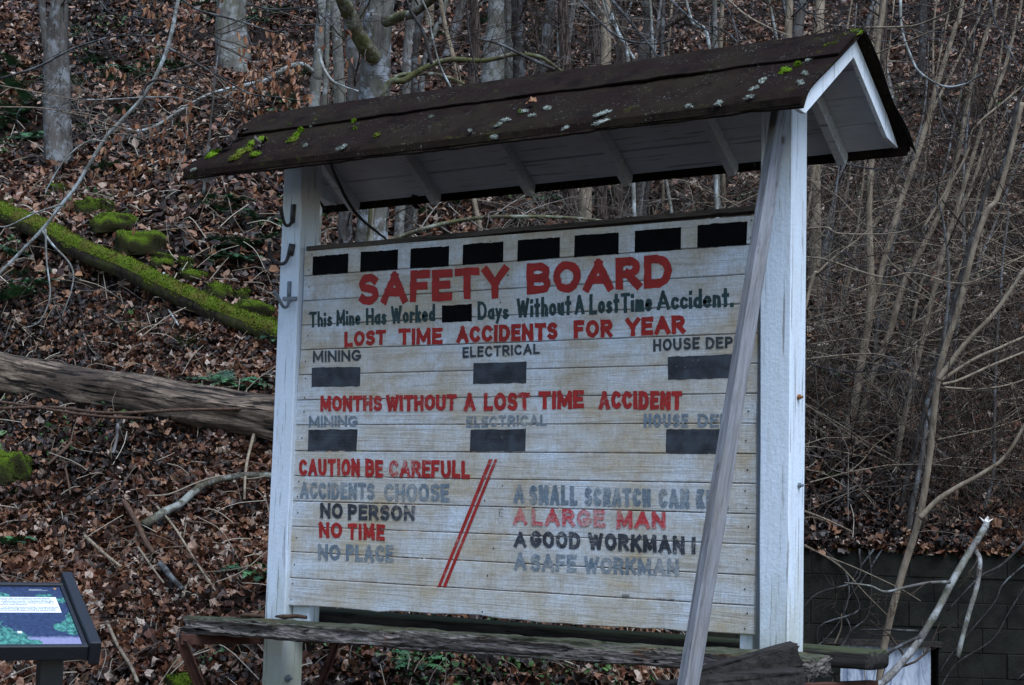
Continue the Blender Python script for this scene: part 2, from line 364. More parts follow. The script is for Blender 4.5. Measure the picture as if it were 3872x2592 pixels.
for k in range(14):
    off = rng.uniform(-.0012, .0012); t = rng.uniform(0, 1)
    n = 40; u = np.linspace(0, 1, n)[:, None]
    top = LP[k] + (RP[k] - LP[k]) * u; bot = LP[k + 1] + (RP[k + 1] - LP[k + 1]) * u
    top[:, 2] -= g / 2 + .0012 * (vnoise(u[:, 0] * 14, k * 3.3, 4) + .5); bot[:, 2] += g / 2 + .0012 * (vnoise(u[:, 0] * 14, k * 5.3, 9) + .5)
    if k == 13: bot[:, 2] += .022 * vnoise(u[:, 0] * 9, 3.3, 5) + .01 * vnoise(u[:, 0] * 30, 1, 2)
    rings = []
    for P, y in ((bot, .004), (bot + [0, 0, .004], 0), (top - [0, 0, .004], 0), (top, .004), (top, .024), (bot, .024)):
        Q = P.copy(); Q[:, 1] = y + off; rings.append(Q)
    V = np.stack(rings, 1).reshape(-1, 3); m_ = 6
    ii = np.arange(n - 1)[:, None] * m_; jj = np.arange(m_)[None]; j2 = (jj + 1) % m_
    mb.add(V, [np.stack([ii + jj, ii + m_ + jj, ii + m_ + j2, ii + j2], -1).reshape(-1, 4), np.arange(6)[None], (n - 1) * 6 + np.arange(6)[None, ::-1]], t)
planks = mb.build('plank_panel', M['board'], board, smooth=False)
# cleats behind the planks, cap strip on top
mb = MB()
box(mb, (.010, .027, LP[14][2] - .12), (.13, .115, LP[0][2] - .01)); mb.build('cleat', M['white_post'], board, False, .004)
mb = MB(); box(mb, (2.735, .027, RP[14][2] - .12), (2.80, .115, RP[0][2] - .01)); mb.build('cleat', M['white_post'], board, False, .004)
mb = MB()
a0 = on_y(C1(372, 212), -.012); b0 = on_y((2880, 785), -.012)
n = 30; u = np.linspace(0, 1, n)[:, None]; P = a0 + (b0 - a0) * u; P[:, 2] += .004 * vnoise(u[:, 0] * 12, 2., 4)
rings = [P + [0, 0, -.012], P + [0, 0, .012], P + [0, .09, .016], P + [0, .09, -.010]]
V = np.stack(rings, 1).reshape(-1, 3); ii = np.arange(n - 1)[:, None] * 4; jj = np.arange(4)[None]; j2 = (jj + 1) % 4
mb.add(V, [np.stack([ii + jj, ii + 4 + jj, ii + 4 + j2, ii + j2], -1).reshape(-1, 4), np.arange(4)[None], (n - 1) * 4 + np.arange(4)[None, ::-1]])
M['capwood'] = m_wood('dark_cap_wood', (.03, .024, .02), (.10, .08, .065))
mb.build('cap_strip', M['capwood'], board, False)

# posts
def post(fl, fr, yf, yb, ztop, zbot=-.45):
    def line(pp, z):
        A, B = on_y(pp[0], yf), on_y(pp[1], yf); t = (z - A[2]) / (B[2] - A[2]); Q = A + (B - A) * t; Q[1] = yf; return Q
    mb = MB(); n = 30; zs = np.linspace(zbot, ztop, n); V = []
    for k_, z in enumerate(zs):
        a_, b_ = line(fl, z), line(fr, z); c = .006; e = .0025 * vnoise(z * 4, 1.3, 3)
        a_ = a_ + [e, e, 0]; b_ = b_ + [e, 0, 0]
        V += [a_ + [c, 0, 0], b_ - [c, 0, 0], b_ + [0, c, 0], b_ + [0, yb - yf - c, 0], b_ + [-c, yb - yf, 0], a_ + [c, yb - yf, 0], a_ + [0, yb - yf - c, 0], a_ + [0, c, 0]]
    ii = np.arange(n - 1)[:, None] * 8; jj = np.arange(8)[None]; j2 = (jj + 1) % 8
    mb.add(V, [np.stack([ii + jj, ii + j2, ii + 8 + j2, ii + 8 + jj], -1).reshape(-1, 4), np.arange(8)[None, ::-1], (n - 1) * 8 + np.arange(8)[None]])
    return mb.build('post', M['white_post'], board, False)
post([(1073.8, 632.6), (991.8, 2508)], [(1145.4, 627), (1068.7, 2502)], YF, YB, 3.16)
post([(2876, 405), (2869, 2454)], [(2998, 394), (2980, 2443)], YF, YB, 3.16)

# ---- stroke lettering
def arc(cx, cy, rx, ry, a0, a1, n=9):
    t = np.radians(np.linspace(a0, a1, n)); return [(cx + rx * math.cos(q_), cy + ry * math.sin(q_)) for q_ in t]
G = {
 'A': (.78, [[(0, 0), (.39, 1)], [(.39, 1), (.78, 0)], [(.14, .33), (.64, .33)]]),
 'B': (.62, [[(0, 0), (0, 1)], [(0, 1), (.34, 1)] + arc(.34, .76, .25, .24, 90, -90) + [(0, .52)], [(0, .52), (.36, .52)] + arc(.36, .26, .27, .26, 90, -90) + [(0, 0)]]),
 'C': (.66, [arc(.36, .5, .36, .5, 45, 315, 16)]),
 'D': (.68, [[(0, 0), (0, 1)], [(0, 1), (.28, 1)] + arc(.28, .5, .40, .5, 90, -90, 13) + [(0, 0)]]),
 'E': (.52, [[(0, 0), (0, 1)], [(0, 1), (.52, 1)], [(0, .52), (.44, .52)], [(0, 0), (.52, 0)]]),
 'F': (.52, [[(0, 0), (0, 1)], [(0, 1), (.52, 1)], [(0, .5), (.42, .5)]]),
 'G': (.70, [arc(.36, .5, .36, .5, 45, 350, 16), [(.40, .42), (.72, .42)]]),
 'H': (.64, [[(0, 0), (0, 1)], [(.64, 0), (.64, 1)], [(0, .5), (.64, .5)]]),
 'I': (.02, [[(0.01, 0), (0.01, 1)]]),
 'K': (.62, [[(0, 0), (0, 1)], [(0, .42), (.58, 1)], [(.2, .58), (.62, 0)]]),
 'L': (.50, [[(0, 1), (0, 0)], [(0, 0), (.50, 0)]]),
 'M': (.84, [[(0, 0), (.03, 1)], [(.03, 1), (.42, .2)], [(.42, .2), (.81, 1)], [(.81, 1), (.84, 0)]]),
 'N': (.66, [[(0, 0), (0, 1)], [(0, 1), (.66, 0)], [(.66, 0), (.66, 1)]]),
 'O': (.74, [arc(.37, .5, .37, .5, 90, 450, 22)]),
 'P': (.58, [[(0, 0), (0, 1)], [(0, 1), (.32, 1)] + arc(.32, .74, .26, .26, 90, -90) + [(0, .48)]]),
 'R': (.62, [[(0, 0), (0, 1)], [(0, 1), (.34, 1)] + arc(.34, .74, .26, .26, 90, -90) + [(0, .48)], [(.28, .48), (.62, 0)]]),
 'S': (.58, [arc(.3, .74, .27, .26, 35, 215, 10) + arc(.29, .26, .29, .26, 55, -145, 11)]),
 'T': (.66, [[(0, 1), (.66, 1)], [(.33, 1), (.33, 0)]]),
 'U': (.66, [[(0, 1), (0, .33)] + arc(.33, .33, .33, .33, 180, 360, 10) + [(.66, 1)]]),
 'V': (.7, [[(0, 1), (.35, 0)], [(.35, 0), (.7, 1)]]),
 'W': (1.0, [[(0, 1), (.24, 0)], [(.24, 0), (.5, .85)], [(.5, .85), (.76, 0)], [(.76, 0), (1.0, 1)]]),
 'Y': (.70, [[(0, 1), (.35, .45)], [(.70, 1), (.35, .45)], [(.35, .45), (.35, 0)]]),
 'a': (.40, [arc(.20, .26, .20, .26, 60, 300, 12), [(.40, .56), (.40, 0)]]),
 'c': (.38, [arc(.22, .28, .22, .28, 45, 315, 12)]),
 'd': (.42, [arc(.20, .26, .20, .26, 40, 320, 12), [(.42, 1), (.42, 0)]]),
 'e': (.42, [[(.02, .29), (.42, .29)] + arc(.21, .28, .21, .28, 5, 310, 14)]),
 'h': (.40, [[(0, 0), (0, 1)], [(0, .36)] + arc(.20, .36, .20, .2, 180, 0, 8) + [(.40, 0)]]),
 'i': (.02, [[(.01, 0), (.01, .50)], [(.01, .86), (.01, .89)]]),
 'k': (.38, [[(0, 0), (0, 1)], [(0, .25), (.36, .56)], [(.14, .36), (.38, 0)]]),
 'm': (.62, [[(0, 0), (0, .56)], [(0, .38)] + arc(.155, .38, .155, .18, 180, 0, 7) + [(.31, 0)], [(.31, .38)] + arc(.465, .38, .155, .18, 180, 0, 7) + [(.62, 0)]]),
 'n': (.38, [[(0, 0), (0, .56)], [(0, .36)] + arc(.19, .36, .19, .2, 180, 0, 8) + [(.38, 0)]]),
 'o': (.44, [arc(.22, .28, .22, .28, 90, 450, 18)]),
 'r': (.26, [[(0, 0), (0, .56)], [(0, .34)] + arc(.20, .34, .20, .2, 180, 60, 6)]),
 's': (.34, [arc(.18, .42, .15, .14, 40, 220, 8) + arc(.17, .14, .17, .14, 60, -150, 9)]),
 't': (.30, [[(.14, .95), (.14, 0)], [(0, .62), (.30, .62)]]),
 'u': (.38, [[(0, .56), (0, .2)] + arc(.19, .2, .19, .2, 180, 360, 8), [(.38, .56), (.38, 0)]]),
 'y': (.40, [[(0, .56), (.2, .02)], [(.40, .56), (.08, -.32)]]),
 '.': (.02, [[(0, .0), (.02, .0)]]), '-': (.35, [[(0, .45), (.35, .45)]]),
 '1': (.02, [[(.01, 0), (.01, 1)]]), '9': (.5, [arc(.25, .7, .25, .3, 0, 360, 14), [(.5, .7), (.35, 0)]]), '8': (.5, [arc(.25, .76, .22, .24, 90, 450, 14), arc(.25, .26, .25, .26, 90, 450, 14)]),
}
LYR = [0]
def stroke(mb, pts, b, fmap, closed=False, cap=True):
    P = np.array(pts, float)
    if np.linalg.norm(P[0] - P[-1]) < 1e-6 and len(P) > 3: closed = True; P = P[:-1]
    Q_ = []
    m_ = len(P) if closed else len(P) - 1
    for i_ in range(m_):
        a_, b_ = P[i_], P[(i_ + 1) % len(P)]; k_ = max(1, int(np.linalg.norm(b_ - a_) / (.6 * b)))
        Q_ += [a_ + (b_ - a_) * t_ / k_ for t_ in range(k_)]
    if not closed: Q_.append(P[-1])
    P = np.array(Q_); n = len(P)
    if not closed:
        d0 = norm(P[0] - P[1]); d1 = norm(P[-1] - P[-2])
        if cap: P = P.copy(); P[0] += d0 * b * .5; P[-1] += d1 * b * .5
    if closed: T = np.roll(P, -1, 0) - np.roll(P, 1, 0)
    else:
        T = np.gradient(P, axis=0)
        seg = np.diff(P, axis=0); seg /= np.linalg.norm(seg, axis=1)[:, None] + 1e-12
        T[0] = seg[0]; T[-1] = seg[-1]
        for i_ in range(1, n - 1): T[i_] = seg[i_ - 1] + seg[i_]
    T /= np.linalg.norm(T, axis=1)[:, None] + 1e-12
    Nn = np.stack([-T[:, 1], T[:, 0]], 1); LYR[0] += 1; lay = .0012 + .00012 * (LYR[0] % 7)
    jit = lambda: rng.normal(0, b * .045, (n, 1))
    Lf = P + Nn * (b / 2 + jit()); Rt = P - Nn * (b / 2 + jit())
    if not closed and cap: Lf[0] += T[0] * b * rng.uniform(-.08, .08); Rt[-1] += T[-1] * b * rng.uniform(-.08, .08)
    V = [fmap(x, y, lay) for x, y in Lf] + [fmap(x, y, lay) for x, y in Rt]
    F = [[i_, n + i_, n + (i_ + 1) % n, (i_ + 1) % n] for i_ in range(n if closed else n - 1)]
    mb.add(V, np.array(F)[:, ::-1], .4)
def word(mb, txt, Lq, Rq, brush=.19, gapf=.10, xb=None):
    """Lq=(zoom,x,ytop,ybot), Rq same: the word's left and right ends in the photo"""
    TL, BL = on_y(Lq[0](Lq[1], Lq[2]), -.001), on_y(Lq[0](Lq[1], Lq[3]), -.001)
    TR, BR = on_y(Rq[0](Rq[1], Rq[2]), -.001), on_y(Rq[0](Rq[1], Rq[3]), -.001)
    Wd = np.linalg.norm(BR - BL); Ht = (np.linalg.norm(TL - BL) + np.linalg.norm(TR - BR)) / 2
    b = brush * Ht; gp = gapf * Ht; n = len(txt); sw = sum(G[c][0] for c in txt)
    k = max((Wd - n * b - (n - 1) * gp), .05 * Wd) / max(sw, .01)
    if len(txt) == 1 and sw < .05: k = Ht
    def fmap(x, y, lay):
        u, v = x / Wd, y / Ht
        Q = (BL * (1 - u) + BR * u) * (1 - v) + (TL * (1 - u) + TR * u) * v
        return Q - np.array([0, lay, 0])
    x = b / 2
    for c in txt:
        wc, sts = G[c]; dy = rng.normal(0, .008) * Ht; sk = rng.normal(0, .01)
        for st in sts:
            stroke(mb, [(x + px * k + sk * py * Ht, b / 2 + dy + py * (Ht - b)) for px, py in st], b, fmap)
        x += wc * k + b + gp
def line(label, mat, words, **kw):
    for t, Lq, Rq in words:
        mb = MB(); word(mb, t, Lq, Rq, **kw); o = mb.build('lettering', M[mat], board, False); o['label'] = label.split(' word')[0] + ' painted word ' + t
line('bold red words SAFETY BOARD', 'red', [('SAFETY', (C1, 832, 437, 715), (C1, 2160, 362, 645)), ('BOARD', (C2, 193, 515, 760), (C2, 1340, 445, 710))], brush=.26, gapf=.09)
line('dark green words This Mine Has Worked Days Without A Lost Time Accident', 'green', [
    ('This', (C1, 398, 772, 912), (C1, 600, 765, 905)), ('Mine', (C1, 637, 758, 900), (C1, 855, 748, 892)), ('Has', (C1, 900, 740, 890), (C1, 1083, 733, 885)),
    ('Worked', (C1, 1122, 722, 880), (C1, 1513, 702, 858)), ('Days', (C1, 1890, 680, 845), (C1, 2165, 690, 838)), ('Without', (C2, 112, 795, 948), (C2, 545, 765, 925)),
    ('A', (C2, 572, 768, 922), (C2, 650, 765, 918)), ('Lost', (C2, 687, 760, 922), (C2, 925, 748, 905)), ('Time', (C2, 935, 750, 908), (C2, 1185, 735, 893)), ('Accident.', (C2, 1222, 735, 888), (C2, 1830, 700, 858))], brush=.19, gapf=.05)
line('red words LOST TIME ACCIDENTS FOR YEAR', 'red', [('LOST', (C1, 710, 952, 1088), (C1, 1080, 930, 1065)), ('TIME', (C1, 1187, 925, 1070), (C1, 1578, 912, 1058)),
    ('ACCIDENTS', (C1, 1703, 903, 1050), (C2, 437, 982, 1120)), ('FOR', (C2, 565, 970, 1112), (C2, 872, 957, 1098)), ('YEAR', (C2, 975, 950, 1095), (C2, 1447, 925, 1070))], brush=.27, gapf=.08)
line('slate words MINING ELECTRICAL HOUSE DEPT of the upper row', 'slate', [('MINING', (C1, 430, 1120, 1222), (C1, 855, 1107, 1208)), ('ELECTRICAL', (C1, 1757, 1085, 1182), (C2, 295, 1150, 1232)),
    ('HOUSE', (C2, 1192, 1117, 1215), (C2, 1560, 1098, 1193)), ('DEPT', (C2, 1607, 1100, 1195), (C2, 1905, 1090, 1183))], brush=.22, gapf=.14)
line('worn red words MONTHS WITHOUT A LOST TIME ACCIDENT', 'red_mid', [('MONTHS', (C3, 363, 218, 350), (C3, 885, 215, 348)), ('WITHOUT', (C3, 920, 212, 348), (C3, 1515, 207, 346)), ('A', (C3, 1578, 197, 350), (C3, 1675, 197, 346)),
    ('LOST', (C3, 1745, 195, 346), (C3, 2140, 190, 342)), ('TIME', (C4, 305, 180, 333), (C4, 692, 172, 326)), ('ACCIDENT', (C4, 818, 178, 330), (C4, 1523, 180, 338))], brush=.26, gapf=.06)
line('faded blue grey words MINING ELECTRICAL HOUSE DEPT of the lower row', 'blue', [('MINING', (C3, 265, 390, 490), (C3, 680, 385, 480)), ('ELECTRICAL', (C3, 1598, 393, 492), (C4, 375, 378, 472)),
    ('HOUSE', (C4, 1198, 370, 488), (C4, 1575, 370, 487)), ('DEPT', (C4, 1655, 370, 488), (C4, 2030, 372, 487))], brush=.23, gapf=.13)
line('worn red words CAUTION BE CAREFULL', 'red_mid', [('CAUTION', (C3, 182, 755, 895), (C3, 697, 748, 900)), ('BE', (C3, 743, 750, 905), (C3, 897, 765, 908)), ('CAREFULL', (C3, 945, 765, 908), (C3, 1630, 765, 918))], brush=.24, gapf=.07)
line('faded blue grey words ACCIDENTS CHOOSE', 'blue', [('ACCIDENTS', (C3, 190, 948, 1085), (C3, 822, 958, 1098)), ('CHOOSE', (C3, 905, 960, 1108), (C3, 1457, 962, 1115))], brush=.22, gapf=.08)
line('charcoal words NO PERSON', 'char', [('NO', (C3, 362, 1125, 1255), (C3, 553, 1128, 1258)), ('PERSON', (C3, 597, 1135, 1270), (C3, 1160, 1148, 1275))], brush=.25, gapf=.11)
line('worn red words NO TIME', 'red_mid', [('NO', (C3, 352, 1288, 1418), (C3, 547, 1290, 1425)), ('TIME', (C3, 592, 1298, 1435), (C3, 908, 1305, 1445))], brush=.26, gapf=.12)
line('faded blue grey words NO PLACE', 'blue', [('NO', (C5, 358, 368, 512), (C5, 555, 375, 518)), ('PLACE', (C5, 605, 375, 520), (C5, 1028, 378, 535))], brush=.24, gapf=.09)
line('faded blue grey words A SMALL SCRATCH CAN KILL', 'blue', [('A', (C4, 97, 970, 1125), (C4, 188, 970, 1125)), ('SMALL', (C4, 230, 975, 1138), (C4, 637, 980, 1145)), ('SCRATCH', (C4, 697, 990, 1150), (C4, 1258, 1003, 1158)), ('CAN', (C4, 1325, 1003, 1165), (C4, 1583, 1008, 1172)), ('KILL', (C4, 1645, 1008, 1172), (C4, 1915, 1025, 1185))], brush=.23, gapf=.09)
line('faded red words A LARGE MAN', 'red_worn', [('A', (C4, 92, 1168, 1312), (C4, 210, 1168, 1308)), ('LARGE', (C4, 250, 1172, 1318), (C4, 870, 1188, 1335)), ('MAN', (C4, 967, 1190, 1343), (C4, 1383, 1203, 1347))], brush=.25, gapf=.15)
line('charcoal words A GOOD WORKMAN IS', 'char', [('A', (C4, 98, 1370, 1502), (C4, 202, 1370, 1502)), ('GOOD', (C4, 235, 1362, 1503), (C4, 662, 1372, 1518)), ('WORKMAN', (C4, 728, 1378, 1520), (C4, 1545, 1408, 1562)), ('I', (C4, 1602, 1415, 1562), (C4, 1640, 1416, 1563)), ('S', (C4, 1680, 1418, 1565), (C4, 1755, 1420, 1567))], brush=.25, gapf=.10)
line('faded blue grey words A SAFE WORKMAN', 'blue', [('A', (C6, 100, 430, 585), (C6, 207, 430, 585)), ('SAFE', (C6, 240, 440, 590), (C6, 635, 452, 598)), ('WORKMAN', (C6, 700, 462, 608), (C6, 1513, 490, 635))], brush=.24, gapf=.09)
SG = zm(2300, 2200, 7.81)
line('tiny black words BIBB and a signature with the year 1989', 'slate', [('-', (SG, 342, 405, 445), (SG, 390, 405, 445)), ('BIBB', (SG, 412, 378, 480), (SG, 622, 378, 480)), ('-', (SG, 638, 430, 470), (SG, 690, 430, 470)),
    ('L', (SG, 1365, 472, 530), (SG, 1395, 475, 532)), ('H', (SG, 1432, 480, 535), (SG, 1462, 480, 535)), ('BRYANT', (SG, 1490, 485, 545), (SG, 1722, 500, 556)), ('-', (SG, 1755, 520, 560), (SG, 1783, 520, 560)), ('1989', (SG, 1805, 505, 568), (SG, 1945, 508, 572))], brush=.14, gapf=.14)
line('thin unfilled letters E U', 'slate', [('E', (C3, 1877, 1178, 1243), (C3, 1915, 1178, 1243)), ('U', (C3, 1875, 1258, 1298), (C3, 1900, 1258, 1298))], brush=.05)
def painted_quad(zs, mat, name='number_box', label=None, lay=.0010):
    P = [on_y(z(x, y), -.001) - np.array([0, lay, 0]) for z, x, y in zs]
    n = 14; mb = MB(); u = np.linspace(0, 1, n)[:, None]
    A = P[0] + (P[1] - P[0]) * u; B = P[3] + (P[2] - P[3]) * u
    A[:, 2] += rng.normal(0, .0012, n); B[:, 2] += rng.normal(0, .0012, n)
    ii = np.arange(n - 1)
    mb.add(np.concatenate([A, B]), np.stack([ii, n + ii, n + ii + 1, ii + 1], 1), .3)
    o = mb.build(name, M[mat], board, False)
    if label: o['label'] = label
for z, pts in ((C1, [(430, 283), (745, 258), (740, 428), (425, 447)]), (C1, [(855, 245), (1185, 222), (1180, 398), (848, 418)]), (C1, [(1297, 212), (1638, 190), (1633, 370), (1290, 390)]), (C1, [(1760, 178), (2118, 150), (2115, 333), (1755, 355)]),
               (C2, [(122, 333), (455, 308), (453, 472), (117, 500)]), (C2, [(572, 295), (920, 272), (918, 440), (567, 467)]), (C2, [(1048, 257), (1413, 230), (1411, 407), (1045, 430)]), (C2, [(1543, 213), (1937, 183), (1930, 370), (1540, 393)])):
    painted_quad([(z, *p) for p in pts], 'black')
for m_, z, pts in (('black', C1, [(1573, 717), (1838, 703), (1838, 857), (1573, 868)]), ('black_worn', C1, [(420, 1268), (850, 1260), (847, 1433), (418, 1440)]), ('black_worn', C1, [(1853, 1227), (2322, 1215), (2320, 1403), (1848, 1412)]),
                   ('black_worn', C2, [(1307, 1257), (1855, 1230), (1850, 1420), (1310, 1437)]), ('black_worn', C3, [(262, 505), (678, 502), (668, 683), (256, 684)]), ('black_worn', C3, [(1635, 502), (2105, 500), (2097, 690), (1628, 690)]), ('black_worn', C4, [(1388, 502), (1900, 500), (1880, 708), (1383, 702)])):
    painted_quad([(z, *p) for p in pts], m_)
painted_quad([(C3, 1790, 757), (C3, 1822, 757), (C5, 1445, 747), (C5, 1418, 747)], 'red_mid', 'painted_stripe', 'left red slanting stripe')
painted_quad([(C3, 1838, 755), (C3, 1862, 755), (C5, 1492, 750), (C5, 1463, 750)], 'red_mid', 'painted_stripe', 'right red slanting stripe')

# nails
M['nail'] = m_simple('rusty_nail', (.018, .014, .013), .6)
nm = None
def nail_at(P):
    global nm
    if nm is None:
        b_ = MB(); a_ = np.arange(8) * np.pi / 4
        b_.add(np.concatenate([np.stack([.0042 * np.cos(a_), 0 * a_, .0042 * np.sin(a_)], 1), np.stack([.0034 * np.cos(a_), 0 * a_ - .002, .0034 * np.sin(a_)], 1)]),
               [np.array([[k_, (k_ + 1) % 8, 8 + (k_ + 1) % 8, 8 + k_] for k_ in range(8)]), (8 + np.arange(8))[None]])
        o = b_.build('nail', M['nail'], board, False, org=np.zeros(3)); nm = o
    else:
        o = nm.copy(); COL.objects.link(o); o.parent = board
    o.location = [float(v) for v in (P - np.array(board.location))]
for k in range(14):
    for f_ in ((.22, .78) if k in (0, 5, 9, 13) else (.5,)):
        for u_ in (.018, .985):
            nail_at((LP[k] * (1 - u_) + RP[k] * u_) * (1 - f_) + (LP[k + 1] * (1 - u_) + RP[k + 1] * u_) * f_ + np.array([rng.normal(0, .006), -.0014, rng.normal(0, .006)]))
        if rng.random() < .75:
            u_ = .475 + rng.normal(0, .012); nail_at((LP[k] * (1 - u_) + RP[k] * u_) * (1 - f_) + (LP[k + 1] * (1 - u_) + RP[k + 1] * u_) * f_ + np.array([0, -.0014, 0]))

# ---- roof
q = NT('roof_felt', .95, .04); f = q.noise(220, 3, .8); g_ = q.noise(3, 5, .6); li = q.voro(26, q.mapv((1, 1.0, 1)))
c = q.mix(q.ramp(f, [(.3, 0.), (.75, 1.)]), (.005, .003, .0025), (.036, .0218, .0188)); c = q.mix(q.ramp(g_, [(.42, 0.), (.68, .75)]), c, (.030, .024, .015)); c = q.mix(q.ramp(q.noise(9, 6, .75), [(.5, 0.), (.66, .75)]), c, (.006, .0045, .004))
spk = q.math('MULTIPLY', q.ramp(q.noise(60, 3, .8), [(.62, 0.), (.66, 1.)]), q.ramp(q.noise(4.0, 4, .7), [(.51, 0.), (.62, 1.)]))
c = q.mix(spk, c, (.22, .245, .215)); c = q.mix(q.math('MULTIPLY', q.ramp(q.noise(11, 5, .75), [(.60, 0.), (.68, 1.)]), .7), c, (.05, .05, .012))
q.bump(q.math('ADD', q.math('ADD', f, q.noise(38, 5, .7)), q.math('MULTIPLY', spk, .6)), .010, 1.0); M['felt'] = q.col(c)
M['felt_edge'] = m_simple('roof_felt_edge', (.011, .009, .008), .9, .5, 60, .2, .004)
RF = [on_y((686, 640), -.5555), on_y((3036, 350), -.5555)]           # front eave, left and right (top surface)
RR = [on_y((982, 438), .0538), on_y((3262, 108), .0538)]             # ridge
RBk = [None, on_y((3443, 540), .6478)]
RBk[0] = np.array([RF[0][0], .6478, RBk[1][2]])
NF = norm(np.cross(RF[1] - RF[0], RR[0] - RF[0]))
if NF[2] < 0: NF = -NF
roof = MB()
def sheet(mb, a0, a1, b0, b1, lift, thick, nu=160, nv=10, drop=0.0, wav=.004, seed=0, xo=0.0):
    u = np.linspace(0, 1, nu)[:, None, None]; v = np.linspace(0, 1, nv)[None, :, None]
    A = np.asarray(a0) + (np.asarray(a1) - a0) * u; B = np.asarray(b0) + (np.asarray(b1) - b0) * u
    P = A + (B - A) * v; nn = norm(np.cross(np.asarray(a1) - a0, np.asarray(b0) - a0)); nn = nn if nn[2] > 0 else -nn
    wv = wav * 2 * (vnoise(u[..., 0] * 9 + v[..., 0] * .5, v[..., 0] * 2.5, seed) + .5 * vnoise(u[..., 0] * 26, v[..., 0] * 5, seed + 1))
    ed = (.022 * vnoise(u[..., 0] * 30, v[..., 0] * 0 + 3.3, seed + 7) + .014 * vnoise(u[..., 0] * 90, v[..., 0] * 0 + 1.3, seed + 8)) * (v[..., 0] > .99)
    P = P + norm(np.asarray(b0) - a0) * ed[..., None]
    Pt = P + nn * (lift + wv[..., None])
    if drop:      # lip bent down at the v=1 edge
        t = np.clip((np.linspace(0, 1, nv) - .88) / .12, 0, 1) ** 2
        Pt = Pt - np.array([0, 0, 1.0]) * (drop * t)[None, :, None]
    Pb = Pt - nn * thick
    V = np.concatenate([Pt.reshape(-1, 3), Pb.reshape(-1, 3)]); N0 = nu * nv
    i_ = np.arange(nu - 1)[:, None] * nv; j_ = np.arange(nv - 1)[None]
    Ft = np.stack([i_ + j_, i_ + nv + j_, i_ + nv + j_ + 1, i_ + j_ + 1], -1).reshape(-1, 4)
    e = []
    for k_ in range(nu - 1): e += [[k_ * nv, N0 + k_ * nv, N0 + (k_ + 1) * nv, (k_ + 1) * nv], [k_ * nv + nv - 1, (k_ + 1) * nv + nv - 1, N0 + (k_ + 1) * nv + nv - 1, N0 + k_ * nv + nv - 1]]
    for k_ in range(nv - 1): e += [[k_, k_ + 1, N0 + k_ + 1, N0 + k_], [(nu - 1) * nv + k_, N0 + (nu - 1) * nv + k_, N0 + (nu - 1) * nv + k_ + 1, (nu - 1) * nv + k_ + 1]]
    mb.add(V, [Ft, Ft[:, ::-1] + N0, np.array(e)])
lerp = lambda a_, b_, t: np.asarray(a_) + (np.asarray(b_) - np.asarray(a_)) * t
sheet(roof, RR[0], RR[1], RF[0], RF[1], -.010, .010, drop=.050, seed=2, nv=40)                        # front slope, eave course
sheet(roof, RR[0], RR[1], lerp(RR[0], RF[0], .40), lerp(RR[1], RF[1], .42), .006, .009, seed=5, wav=.003)     # ridge course lapped over it
bo = np.array([.075, .03, -.005])
sheet(roof, RR[0], RR[1] + [.01, 0, 0], RBk[0], RBk[1], -.004, .012, drop=.03, seed=7, nv=24)
rf = roof.build('roof', M['felt'], board, False)
mb = MB()       # thick dark fascia under the front lip and the back lip
for (a_, b_, hh, dy) in ((RF[0], RF[1], .034, .016), (RBk[0], RBk[1], .05, -.014)):
    o_ = np.array([0, dy, -.014 - hh / 2]); bar(mb, a_ + o_ + [.01, 0, 0], b_ + o_ - [.012, 0, 0], .022, hh)
mb.build('fascia', M['felt'], rf, False, org=np.array(board.location))
# soffit boards (two slopes) and rafters
SB = .046; zdrop = np.array([0, 0, -SB])
xl, xr = RF[0][0] + .03, RF[1][0] - .05
def slope_pt(x, t, back):
    u = (x - RF[0][0]) / (RF[1][0] - RF[0][0]); r_ = lerp(RR[0], RR[1], (x - RR[0][0]) / (RR[1][0] - RR[0][0])); e_ = lerp(RBk[0], RBk[1], u) if back else lerp(RF[0], RF[1], u)
    p = lerp(r_, e_, t); p[0] = x; return p
for back in (False, True):
    mb = MB(); ne = 4; ts = np.linspace(.0, .955 if back else .80, ne + 1)
    for k in range(ne):
        a0, a1, b0, b1 = slope_pt(xl, ts[k] + .008, back) + zdrop, slope_pt(xr, ts[k] + .008, back) + zdrop, slope_pt(xl, ts[k + 1] - .008, back) + zdrop, slope_pt(xr, ts[k + 1] - .008, back) + zdrop
        dn = np.array([0, 0, .018])
        hexa(mb, [a0, a1, b1, b0, a0 + dn, a1 + dn, b1 + dn, b0 + dn] if not back else [b0, b1, a1, a0, b0 + dn, b1 + dn, a1 + dn, a0 + dn], rng.uniform())
    mb.build('soffit', M['soffit'], rf, False, org=np.array(board.location))
RX = []
yb_s = slope_pt(1.0, .93, True)[1]
for p in ((815, 452), (1000, 436), (1215, 414), (1437, 389), (1678, 366), (1928, 338)): RX.append(on_y(D(*p), yb_s)[0])
for x in RX:
    for back in (False, True):
        mb = MB(); wr, hr = .042, .088
        a0 = slope_pt(x, .02, back) + zdrop; a1 = slope_pt(x, .90 if back else .62, back) + zdrop; a2 = slope_pt(x, .95 if back else .80, back) + zdrop
        c = []
        dn = np.array([0, 0, -hr]); ex = np.array([wr / 2, 0, 0])
        V = [a0 + dn, a1 + dn, a2 + dn * .35, a2 - [0, 0, .002], a0 - [0, 0, .002]]
        Vl = [p - ex for p in V] + [p + ex for p in V]
        F = [np.array([[k_, (k_ + 1) % 5, 5 + (k_ + 1) % 5, 5 + k_] for k_ in range(5)]), np.arange(5)[None, ::-1], 5 + np.arange(5)[None]]
        if back: F = [f_[:, ::-1] for f_ in F]
        mb.add(Vl, F); o = mb.build('rafter', M['soffit'], rf, False, org=np.array(board.location))
